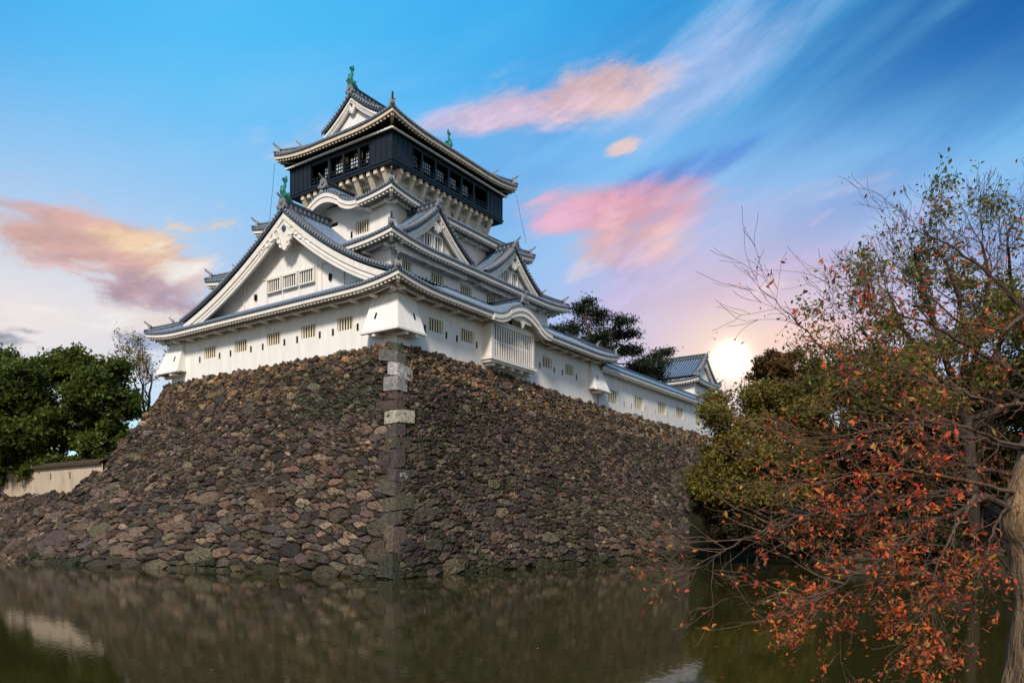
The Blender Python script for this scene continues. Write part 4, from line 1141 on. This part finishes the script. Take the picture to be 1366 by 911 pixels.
def tree(name, label, base_, trunk_pts, blobs, pal, dens, size, seed, group=None, limbs=8, gate=.0, gs=.8, shell=2.4, r0=.4, cat='tree', up=.35, leafname='crown'):
    rs = np.random.default_rng(seed); bx, by, bz = base_
    root = empty(name, base_, 0, label, cat, group)
    tb = MB(); pts = [Vector(p) for p in trunk_pts]
    tb.tube(pts, [r0 * (1 - .5 * i / (len(pts) - 1)) for i in range(len(pts))], 9)
    order = sorted(blobs, key=lambda b: -b[3] * b[5])[:limbs]
    for b in order:
        c_ = Vector(b[:3]); st = pts[-1] if rs.random() < .6 else pts[max(1, len(pts) - 2)]
        md = (st + c_) / 2 + Vector(rs.normal(0, .5, 3)) + Vector((0, 0, -.3)); tb.tube([st, md, c_], [r0 * .38, r0 * .22, r0 * .07], 6)
        for k in range(3):
            e = c_ + Vector(rs.normal(0, 1, 3)).normalized() * b[3] * .8; tb.tube([md * .4 + c_ * .6, (c_ + e) / 2, e], [r0 * .12, r0 * .07, r0 * .03], 4)
    tb.build('trunk', M_BARK, root, smooth=True, off=base_)
    P = blob_points(blobs, dens, rs, shell, gate, gs); n = len(P)
    leaf_mesh(leafname, root, P, rs.uniform(.7, 1.3, n) * size, palcols(pal, n, rs, .3, P), rs, up, off=base_)
    return root
def rblobs(cx_, cy_, cz_, rx, ry, rz, n, rs, rmin=.22, rmax=.42, flat=.7, low=-.75):
    """clumps spread over an uneven dome"""
    out = []
    for i in range(n):
        while True:
            d = rs.normal(size=3); d /= np.linalg.norm(d)
            if d[2] > low: break
        f = rs.uniform(.35, .95); k = rs.uniform(rmin, rmax); m = (rx * ry * rz) ** (1 / 3)
        out.append((cx_ + d[0] * rx * f, cy_ + d[1] * ry * f, cz_ + d[2] * rz * f, m * k * 1.15, m * k * 1.15, m * k * flat))
    return out

def P3(x, y, dep): p = px(x, y, dep); return (p.x, p.y, p.z)
# evergreen at the left end of the terrace
def left_tree():
    rs = np.random.default_rng(21); d = 86; B = []
    for (x, y, r) in ((20, 500, 3.2), (60, 488, 3.4), (100, 484, 3.0), (135, 505, 3.0), (160, 535, 2.4), (10, 545, 3.6), (55, 530, 3.2), (105, 535, 2.8), (145, 570, 2.4), (20, 590, 3.2), (70, 585, 2.6), (-20, 520, 3.8), (-25, 590, 3.6), (110, 590, 1.8), (172, 560, 1.6), (45, 612, 2.0), (150, 600, 1.6), (85, 560, 2.2), (-60, 560, 4.0), (0, 622, 2.6), (30, 620, 2.2), (65, 614, 2.0), (120, 572, 2.2), (165, 590, 1.6), (130, 600, 1.4), (98, 608, 1.2), (185, 545, 1.2)):
        for k in range(4):
            c_ = P3(x + rs.normal() * 13, y + rs.normal() * 11, d + rs.uniform(-4, 4)); s = r * rs.uniform(.45, .85); B.append((*c_, s * 1.2, s * 1.2, s * .78))
    tb = [P3(128, 640, 85), P3(105, 595, 85), P3(82, 555, 86), P3(60, 525, 86)]
    tree('evergreen_tree', 'broad dense green tree with a leaning trunk behind the low white wall', (tb[0][0], tb[0][1], 6.4), tb, B, G_DARK, 560, .24, 3, limbs=14, gate=.10, shell=1.9, gs=.55, r0=.55)
left_tree()
def sparse(name, label, base_, dirs, L, r, lvl, seed, pal, per, size, spread=.62, nchild=3, upb=.2, cl=.5, group=None, cat='tree', thin=None, M=None):
    rs = np.random.default_rng(seed); root = empty(name, base_, 0, label, cat, group); mb = MB(); tips = []
    for d, s in dirs: grow(mb, (base_[0], base_[1], base_[2]) if s == 0 else s, d, L, r, lvl, rs, tips, spread, nchild, upb, minr=.018)
    mb.build('trunk', M or M_BARK, root, smooth=True, off=base_, fix=False)
    pts = []
    for (p, d, path) in tips:
        k = per if thin is None else max(0, int(per * thin(p))); 
        for j in range(k): pts.append(np.array(path[rs.integers(1, len(path))]) + rs.normal(0, cl, 3))
    if pts:
        pts = np.array(pts); n = len(pts); leaf_mesh('crown', root, pts, rs.uniform(.7, 1.3, n) * size, palcols(pal, n, rs, .35, pts), rs, .3, off=base_)
    return root
sparse('sparse_tree', 'thin nearly leafless tree against the pale sky left of the keep', P3(196, 560, 92), [((-.1, 0, 1), 0), ((.15, .1, 1), 0), ((-.4, .1, .8), 0)], 4.1, .20, 4, 5, [(.30, .20, .05), (.26, .20, .06), (.20, .14, .05)], 12, .13, .6, 3, .25, .35)
# pines on the rampart behind the keep
def pine(name, label, pads, trunks, dep, seed):
    rs = np.random.default_rng(seed); base_ = P3(*trunks[0][0], dep); root = empty(name, (base_[0], base_[1], 17), 0, label, 'tree', 'pine trees'); o_ = (base_[0], base_[1], 17)
    tb = MB(); 
    for tr in trunks:
        tb.tube([P3(x, y, dep) for x, y in tr], [.42 - .28 * i / (len(tr) - 1) for i in range(len(tr))], 8)
    ends = [Vector(P3(*p, dep)) for tr in trunks for p in tr[1:]]
    pts = []
    for (x, y, rx, rz) in pads:
        c_ = Vector(P3(x, y, dep + rs.uniform(-2.5, 2.5))); nearest = min(ends, key=lambda e: (e - c_).length + max(0, e.z - c_.z) * .6)
        tb.tube([nearest, (nearest + c_) / 2 + Vector((0, 0, -.35)), c_], [.16, .11, .05], 5)
        sc = dep / 1018
        for k in range(9):
            s = Vector((rs.normal() * rx * sc * .55, rs.normal() * rx * sc * .6, rs.normal() * rz * sc * .45)); n = int(120 * rx / 14)
            q = rs.normal(size=(n, 3)) * np.array([.62, .62, .30]) + np.array(c_ + s); pts.append(q)
            if k % 3 == 0: tb.tube([c_, c_ + s], [.05, .025], 4)
    tb.build('trunk', M_BARK, root, smooth=True, off=o_)
    P_ = np.concatenate(pts); n = len(P_); leaf_mesh('crown', root, P_, rs.uniform(.7, 1.3, n) * .24, palcols(G_PINE, n, rs, .3, P_), rs, .15, aspect=.3, off=o_)
pine('pine_tree', 'dark tall pine with two bent trunks rising behind the corridor roof', [(775, 412, 12, 6), (800, 424, 16, 7), (770, 436, 16, 7), (758, 450, 14, 6), (826, 428, 12, 6), (838, 446, 14, 6), (812, 446, 16, 7), (790, 452, 14, 6), (846, 466, 12, 6), (826, 468, 12, 6), (766, 468, 12, 6), (850, 486, 10, 5), (808, 466, 8, 4), (784, 402, 6, 4), (742, 440, 8, 4), (752, 476, 8, 5)], [[(790, 525), (786, 480), (790, 455), (780, 425)], [(792, 515), (800, 478), (812, 450), (822, 432)]], 106, 31)
pine('pine_tree', 'smaller rusty dark pine between the tall pine and the turret', [(850, 488, 12, 6), (868, 478, 12, 6), (884, 470, 9, 4), (842, 498, 10, 5), (864, 495, 12, 6), (878, 486, 9, 5), (852, 508, 12, 5), (872, 505, 10, 5)], [[(862, 530), (860, 500), (868, 482)], [(862, 520), (850, 500), (846, 490)]], 112, 32)
# round tree in front of the right end of the rampart
def round_tree():
    rs = np.random.default_rng(41); d = 66; B = []
    for (x, y, r) in ((968, 548, 1.6), (1005, 532, 2.0), (1045, 528, 2.1), (1085, 548, 2.0), (1110, 580, 1.8), (970, 585, 1.8), (1010, 565, 2.4), (1055, 570, 2.4), (958, 606, 1.3), (955, 630, 1.4), (975, 615, 2.2), (1020, 610, 2.4), (1065, 615, 2.2), (1090, 630, 1.8), (950, 645, 1.8), (1000, 650, 2.0), (1050, 655, 2.0)):
        for k in range(3):
            c_ = P3(x + rs.normal() * 10, y + rs.normal() * 9, d + rs.uniform(-2.5, 2.5)); s = r * rs.uniform(.6, 1.0); B.append((*c_, s * 1.15, s * 1.15, s * .75))
    tb = [P3(1020, 735, 67), P3(1018, 690, 67), P3(1010, 640, 67), P3(1008, 600, 67)]
    tree('round_tree', 'rounded green tree covering the far right end of the corridor wall', (tb[0][0], tb[0][1], 1.0), tb, B, [(.19, .17, .034), (.23, .185, .04), (.15, .14, .03), (.27, .19, .045)], 700, .16, 4, limbs=12, gate=.02, shell=1.9, gs=.7, r0=.35)
round_tree()
def autumn(x, y, d, rx, rz, label, seed, pal, dens=520, gate=.16, size=.2):
    rs = np.random.default_rng(seed); c_ = P3(x, y, d); sc = d / 1018
    B = rblobs(c_[0], c_[1], c_[2], rx * sc, rx * sc * .8, rz * sc, 30, rs, .2, .4, .75)
    gz = max(2, ground_z(c_[0], c_[1])); tb = [(c_[0], c_[1], gz), (c_[0] + .3, c_[1], c_[2] - rz * sc * .6), (c_[0] - .2, c_[1], c_[2])]
    tree('autumn_tree', label, (c_[0], c_[1], gz), tb, B, pal, dens, size, seed, 'autumn trees behind the rampart', 14, gate, .6, r0=.3)
autumn(1050, 500, 96, 52, 38, 'rusty thin leaved tree right behind the low sun glow', 51, G_AUT)
autumn(1120, 520, 92, 50, 44, 'brown and green tree behind the round tree, right of the rusty one', 52, G_AUT + G_MID[:2])
autumn(1190, 530, 88, 60, 60, 'olive tree low behind the tall sparse tree', 53, G_MID + G_AUT[:2], 900, .0)
# tall half bare tree on the right bank
def tall_tree():
    rs = np.random.default_rng(61); d = 62; base_ = P3(1300, 735, d); o_ = base_
    root = empty('tall_tree', base_, 0, 'tall spreading tree with bare upper branches and thin green foliage on the right bank', 'tree')
    mb = MB(); tips = []
    tr = [P3(1300, 735, d), P3(1296, 640, d), P3(1290, 560, d), P3(1280, 500, d)]
    mb.tube(tr, [.55, .48, .42, .36], 9)
    tl = lambda q: [(x, y + 40 * (y < 520)) for x, y in q]
    limbs_ = [[(1280, 500), (1240, 450), (1205, 400), (1185, 350)], [(1285, 520), (1225, 480), (1180, 440), (1150, 400)], [(1280, 500), (1290, 420), (1280, 360), (1262, 310)], [(1282, 500), (1330, 430), (1350, 360), (1345, 290)], [(1290, 560), (1350, 500), (1400, 450), (1430, 380)], [(1292, 580), (1220, 540), (1170, 510), (1140, 480)], [(1280, 500), (1250, 400), (1230, 340), (1220, 300)], [(1285, 500), (1310, 400), (1320, 330), (1310, 285)], [(1290, 540), (1340, 520), (1390, 500), (1440, 470)]]
    limbs_ = [tl(q) for q in limbs_]
    for i, lb in enumerate(limbs_):
        pts = [Vector(P3(x, y, d + (j / 3) * rs.uniform(-6, 6))) for j, (x, y) in enumerate(lb)]
        mb.tube(pts, [.30, .22, .16, .10], 7, False)
        for j in (1, 2, 3):
            for k in range(3):
                dd = (pts[j] - pts[j - 1]).normalized() + Vector(rs.normal(0, .55, 3)); grow(mb, pts[j], dd, rs.uniform(2.4, 3.6), .10 - .018 * j, 3, rs, tips, .62, 3, .28, 4, .5, .2, .66, .016)
    mb.build('trunk', M_BARK, root, smooth=True, off=o_, fix=False)
    pts = []
    for (p, dd, path) in tips:
        yimg = 700 - (p.z - CAM_Z) / p.y * 1018
        k = 5 if yimg < 330 else (9 if yimg < 400 else 12)
        if yimg < 400 and mnoise.noise(p * .35) < -.05: k = 0
        if yimg >= 400 and mnoise.noise(p * .30) > .12: k = 5
        for j in range(k): pts.append(np.array(path[rs.integers(0, len(path))]) + rs.normal(0, .34 if yimg < 400 else .55, 3))
    for (x, y, r) in ((1150, 470, 1.7), (1165, 510, 2.0), (1190, 440, 1.5), (1210, 500, 2.4), (1180, 545, 2.0), (1250, 470, 2.4), (1250, 530, 2.6), (1300, 440, 2.2), (1310, 500, 2.8), (1350, 440, 2.4), (1360, 500, 2.8), (1350, 390, 1.8), (1230, 410, 1.3), (1145, 530, 1.4), (1290, 380, 1.2), (1390, 430, 2.6), (1400, 340, 1.8)):
        for k in range(3):
            c_ = np.array(P3(x + rs.normal() * 12, y + rs.normal() * 10, d + rs.uniform(-4, 4))); m = int(520 * r * r / 4)
            q = rs.normal(size=(m, 3)) * np.array([r * .42, r * .42, r * .24]) + c_; pts.extend([v_ for v_ in q if mnoise.noise(Vector(v_) * .9) > -.12])
    pts = np.array(pts); n = len(pts); leaf_mesh('crown', root, pts, rs.uniform(.7, 1.35, n) * .17, palcols([tuple(1.35 * q for q in g_) for g_ in G_MID] + [(.22, .13, .03)], n, rs, .35, pts), rs, .25, off=o_)
tall_tree()
def bush(x, y, d, rx, rz, label, seed, pal, dens=800, size=.16):
    rs = np.random.default_rng(seed); c_ = P3(x, y, d); sc = d / 1018; gz = ground_z(c_[0], c_[1])
    B = rblobs(c_[0], c_[1], c_[2], rx * sc, rx * sc * .8, rz * sc, 30, rs, .24, .46, .8)
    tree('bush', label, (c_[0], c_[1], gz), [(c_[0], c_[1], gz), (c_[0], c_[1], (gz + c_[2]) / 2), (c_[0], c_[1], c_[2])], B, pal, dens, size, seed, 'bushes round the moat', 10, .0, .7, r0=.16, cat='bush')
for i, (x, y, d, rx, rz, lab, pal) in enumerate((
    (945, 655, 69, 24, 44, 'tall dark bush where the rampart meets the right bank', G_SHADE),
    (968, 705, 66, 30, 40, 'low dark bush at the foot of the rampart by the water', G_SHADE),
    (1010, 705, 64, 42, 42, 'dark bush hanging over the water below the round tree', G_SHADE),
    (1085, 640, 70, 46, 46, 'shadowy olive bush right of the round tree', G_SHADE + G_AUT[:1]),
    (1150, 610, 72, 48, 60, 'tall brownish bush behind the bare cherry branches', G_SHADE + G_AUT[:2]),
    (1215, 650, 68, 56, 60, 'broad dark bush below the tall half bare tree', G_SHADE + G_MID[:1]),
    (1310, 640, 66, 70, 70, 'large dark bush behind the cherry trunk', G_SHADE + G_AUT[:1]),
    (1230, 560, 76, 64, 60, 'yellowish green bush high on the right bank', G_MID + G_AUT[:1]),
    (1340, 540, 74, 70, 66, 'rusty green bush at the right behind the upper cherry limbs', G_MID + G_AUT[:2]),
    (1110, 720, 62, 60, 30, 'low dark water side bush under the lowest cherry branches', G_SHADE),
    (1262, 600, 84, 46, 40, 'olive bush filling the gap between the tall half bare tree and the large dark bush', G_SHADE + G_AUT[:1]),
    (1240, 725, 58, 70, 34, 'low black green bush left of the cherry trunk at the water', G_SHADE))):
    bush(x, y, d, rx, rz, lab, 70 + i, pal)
bush(20, 630, 90, 90, 22, 'dark shrub filling the gap between the low white wall and the broad evergreen', 89, G_DARK, 500, .24)
bush(130, 628, 90, 40, 18, 'dark shrub by the leaning trunk at the rampart edge', 88, G_DARK, 500, .24)
# old stone retaining wall at the foot of the right bank
def bank_wall():
    rs = np.random.default_rng(14); root = empty('retaining_wall', (24, 71, 0), R(-8), 'low dark stone retaining wall along the right bank, mostly behind bushes', 'stone wall')
    mb = StoneMB(); P = lambda x, y, o: (x, .35 * y - o, y)
    for x, y, poly in cells(scatter(38, 4.2, lambda x, y: .8, rs), 38, 4.2): mb.stone(poly, P, pick(PAL, rs), rs, .1)
    o = mb.build('stone_facing', M_STONE, root, fix=False); mb.colors(o)
    bk = MB(); bk.add([P(0, -1.5, -.25), P(38, -1.5, -.25), P(38, 4.1, -.25), P(0, 4.1, -.25), (38, 3.5, 4.0), (0, 3.5, 4.0)], [(0, 1, 2, 3), (3, 2, 4, 5)]); bk.build('rubble_core', M_SOIL, root)
bank_wall()

# weeds growing from the joints of the rampart
def weeds():
    rs = np.random.default_rng(15); pts = []
    for i in range(360):
        right_ = rs.random() < .62
        if right_:
            x, y = rs.uniform(1, 34), rs.uniform(.2, 18)
            if mnoise.noise(Vector((x * .16, y * .16, 3))) < -.02 and y > 1.2: continue
            p = right_pt(x, y, .06)
        else:
            x, y = rs.uniform(1, 32), rs.uniform(.2, 19) * (rs.random() ** .8)
            if mnoise.noise(Vector((x * .16, y * .16, 9))) < .05 and y > 1.2: continue
            p = left_pt(x, y, .06)
        q = wpt(*p); n = rs.integers(12, 40); s = rs.uniform(.12, .32)
        pts.append(np.array(q) + rs.normal(0, 1, (n, 3)) * np.array([s, s, s * .7]))
    P_ = np.concatenate(pts); n = len(P_)
    o = leaf_mesh('weeds', None, P_, rs.uniform(.05, .12, n), palcols([(.06, .10, .022), (.045, .075, .02), (.08, .095, .03), (.05, .055, .025)], n, rs, .35), rs, .3, aspect=.35)
    tag(o, 'small green weeds and grass tufts in the stone joints of the rampart', 'weeds', kind='stuff')
weeds()

# autumn cherry tree leaning over the water in the foreground
def cherry():
    rs = np.random.default_rng(81); base_ = tuple(px(1376, 935, 8.0)); root = empty('cherry_tree', base_, 0, 'foreground cherry tree at right with orange red leaves on low spreading branches', 'tree')
    tb = MB()
    trunk = [(1380, 960, 8.0), (1377, 905, 8.0), (1384, 850, 8.02), (1386, 800, 8.05), (1378, 750, 8.05), (1366, 710, 8.05), (1360, 680, 8.05), (1372, 640, 8.1), (1384, 580, 8.2)]
    pts = [px(*q) for q in trunk]
    path = []; rad_ = []
    for i in range(len(pts) - 1):
        for t in np.linspace(0, 1, 5)[:-1]:
            path.append(pts[i].lerp(pts[i + 1], t)); f = (i + t) / (len(pts) - 1); rad_.append(.27 - .11 * f + .012 * math.sin(f * 31))
    path.append(pts[-1]); rad_.append(.14)
    n = 22; vs = []; fs = []
    for k, (p, r_) in enumerate(zip(path, rad_)):
        for i in range(n):
            t = 2 * math.pi * i / n; rr = r_ * (1 + .16 * mnoise.noise(Vector((math.cos(t) * 2.2, math.sin(t) * 2.2, p.z * .9))) + .07 * mnoise.noise(Vector((math.cos(t) * 6, math.sin(t) * 6, p.z * 2))))
            vs.append((p.x + rr * math.cos(t), p.y + rr * math.sin(t), p.z))
    for k in range(len(path) - 1):
        for i in range(n): fs.append((k * n + i, k * n + (i + 1) % n, (k + 1) * n + (i + 1) % n, (k + 1) * n + i))
    tb.add(vs, fs); tr = tb.build('trunk', M_CHERRY, root, smooth=True, off=base_)
    limbs_ = [
        (.085, [(1366, 690, 8.05), (1312, 662, 7.9), (1255, 654, 7.7), (1200, 672, 7.55), (1130, 690, 7.4), (1060, 688, 7.2), (990, 722, 7.05), (940, 752, 7.0), (890, 768, 6.9)], 1.0, 1.0),
        (.06, [(1312, 662, 7.9), (1262, 690, 7.6), (1215, 716, 7.4), (1150, 765, 7.2), (1090, 795, 7.05), (1030, 806, 6.95), (975, 797, 6.9)], 1.0, 1.6),
        (.10, [(1384, 580, 8.2), (1392, 500, 8.35), (1392, 420, 8.5), (1380, 340, 8.6), (1366, 270, 8.7)], .5, .7),
        (.065, [(1376, 600, 8.15), (1320, 592, 8.0), (1255, 574, 7.8), (1190, 552, 7.6), (1125, 498, 7.5), (1065, 430, 7.4), (1012, 384, 7.35)], .6, .35),
        (.06, [(1390, 520, 8.3), (1310, 470, 8.2), (1235, 430, 8.1), (1170, 410, 8.0), (1120, 396, 7.9)], .8, .6),
        (.065, [(1392, 440, 8.45), (1325, 368, 8.6), (1262, 326, 8.7), (1205, 300, 8.8)], .9, .45),
        (.06, [(1372, 640, 8.1), (1290, 622, 8.3), (1200, 604, 8.3), (1120, 590, 8.2), (1040, 562, 8.1), (975, 545, 8.0)], .9, .8),
        (.05, [(1366, 660, 8.05), (1285, 640, 7.7), (1200, 626, 7.5), (1110, 640, 7.35), (1040, 650, 7.2), (985, 640, 7.15)], 1.0, 1.0),
        (.05, [(1390, 540, 8.3), (1330, 540, 7.9), (1270, 520, 7.7), (1200, 490, 7.6), (1150, 440, 7.55)], .9, .9),
        (.045, [(1384, 600, 8.2), (1300, 575, 7.5), (1230, 560, 7.3), (1160, 575, 7.2), (1100, 610, 7.1)], 1.0, 1.0),
        (.05, [(1392, 400, 8.5), (1340, 440, 8.3), (1280, 430, 8.1), (1220, 380, 8.0), (1165, 372, 8.0)], .9, .7),
        (.045, [(1255, 654, 7.7), (1210, 700, 7.9), (1180, 740, 8.0), (1150, 790, 8.1), (1120, 830, 8.1)], 1.0, 1.7),
        (.03, [(1345, 672, 8.0), (1326, 705, 7.9), (1316, 745, 7.85), (1296, 780, 7.8), (1286, 806, 7.8)], .4, .5),
        (.04, [(1300, 662, 7.85), (1270, 710, 7.5), (1250, 750, 7.4), (1240, 800, 7.3), (1235, 850, 7.3)], 1.0, 1.2)]
    bm_, tw, pts_, lim = MB(), MB(), [], []
    for r_, lb, dens, lf in limbs_:
        P_ = [px(*q) for q in lb]; path = []
        for i in range(len(P_) - 1):
            for t in np.linspace(0, 1, 6)[:-1]: path.append(P_[i].lerp(P_[i + 1], t) + Vector(rs.normal(0, .012, 3)))
        path.append(P_[-1]); m = len(path); rr = [max(.0035, .55 * r_ * (1 - .95 * (i / (m - 1)) ** .7)) for i in range(m)]
        lm = MB(); lm.tube(path, rr, 8, False); lm.build('branch', M_BARK if r_ > .055 else M_TWIG, root, smooth=True, off=base_)
        for i in range(2, m):
            for k in range(2 if rs.random() < .8 * dens else 1):
                if rs.random() > .85: continue
                if 683 + path[i].x / path[i].y * 1018 < 1060 and rs.random() < .5: continue
                d0 = (path[i] - path[i - 1]).normalized(); ax = Vector(rs.normal(0, 1, 3)); ax = (ax - d0 * ax.dot(d0)).normalized(); s = rs.uniform(.4, 1.0)
                d = d0 * math.cos(s) + ax * math.sin(s) + Vector((-.12, 0, .10)); tips = []
                L = rs.uniform(.30, .75) * (1.1 - .35 * i / m); grow(tw, path[i], d, L, min(rr[i] * .5, .0062), 1 if rs.random() < .75 else 2, rs, tips, .6, 3, .05, 4, .4, .16, .7, .0022, 4)
                for (p, dd, pa) in tips:
                    yimg = 700 - (p.z - CAM_Z) / p.y * 1018; ximg = 683 + p.x / p.y * 1018
                    q = (.35 + .65 * lf) * (.9 + .25 * smooth(yimg, 560, 700)) * (.16 + .84 * smooth(ximg, 960, 1090)) * (.3 + .7 * smooth(yimg, 280, 400))
                    if mnoise.noise(p * 1.4) < -.1: q *= .25
                    for j in range(rs.poisson((4.6 + 3.4 * smooth(yimg, 600, 700)) * q)):
                        c_ = np.array(pa[rs.integers(1, len(pa))]) + rs.normal(0, .03, 3) - np.array([0, 0, .03]); pts_.append(c_)
    o = tw.build('twigs', M_TWIG, root, off=base_, fix=False)
    C = np.array(pts_); n = len(C); col_ = palcols(RED, n, rs, .35, None) * 1.25
    leaf_mesh('leaves', root, C, np.clip(rs.lognormal(-3.72, .32, n), .011, .046), col_, rs, -.1, aspect=.46, off=base_, fold=.22)
    print('cherry leaves', n)
cherry()
# fallen leaves on the water
def fallen():
    rs = np.random.default_rng(99); n = 420
    y = 14 + 44 * rs.random(n) ** 1.3; x = (rs.normal(950, 330, n) - 683) / 1018 * y
    C = np.stack([x, y, np.full(n, .012)], 1)
    o = leaf_mesh('fallen_leaves', None, C, rs.uniform(.02, .055, n), palcols(RED + [(.2, .16, .06)], n, rs, .4), rs, 9, aspect=.55)
    tag(o, 'scattered fallen leaves floating on the dark moat water', 'leaves', kind='stuff')
fallen()
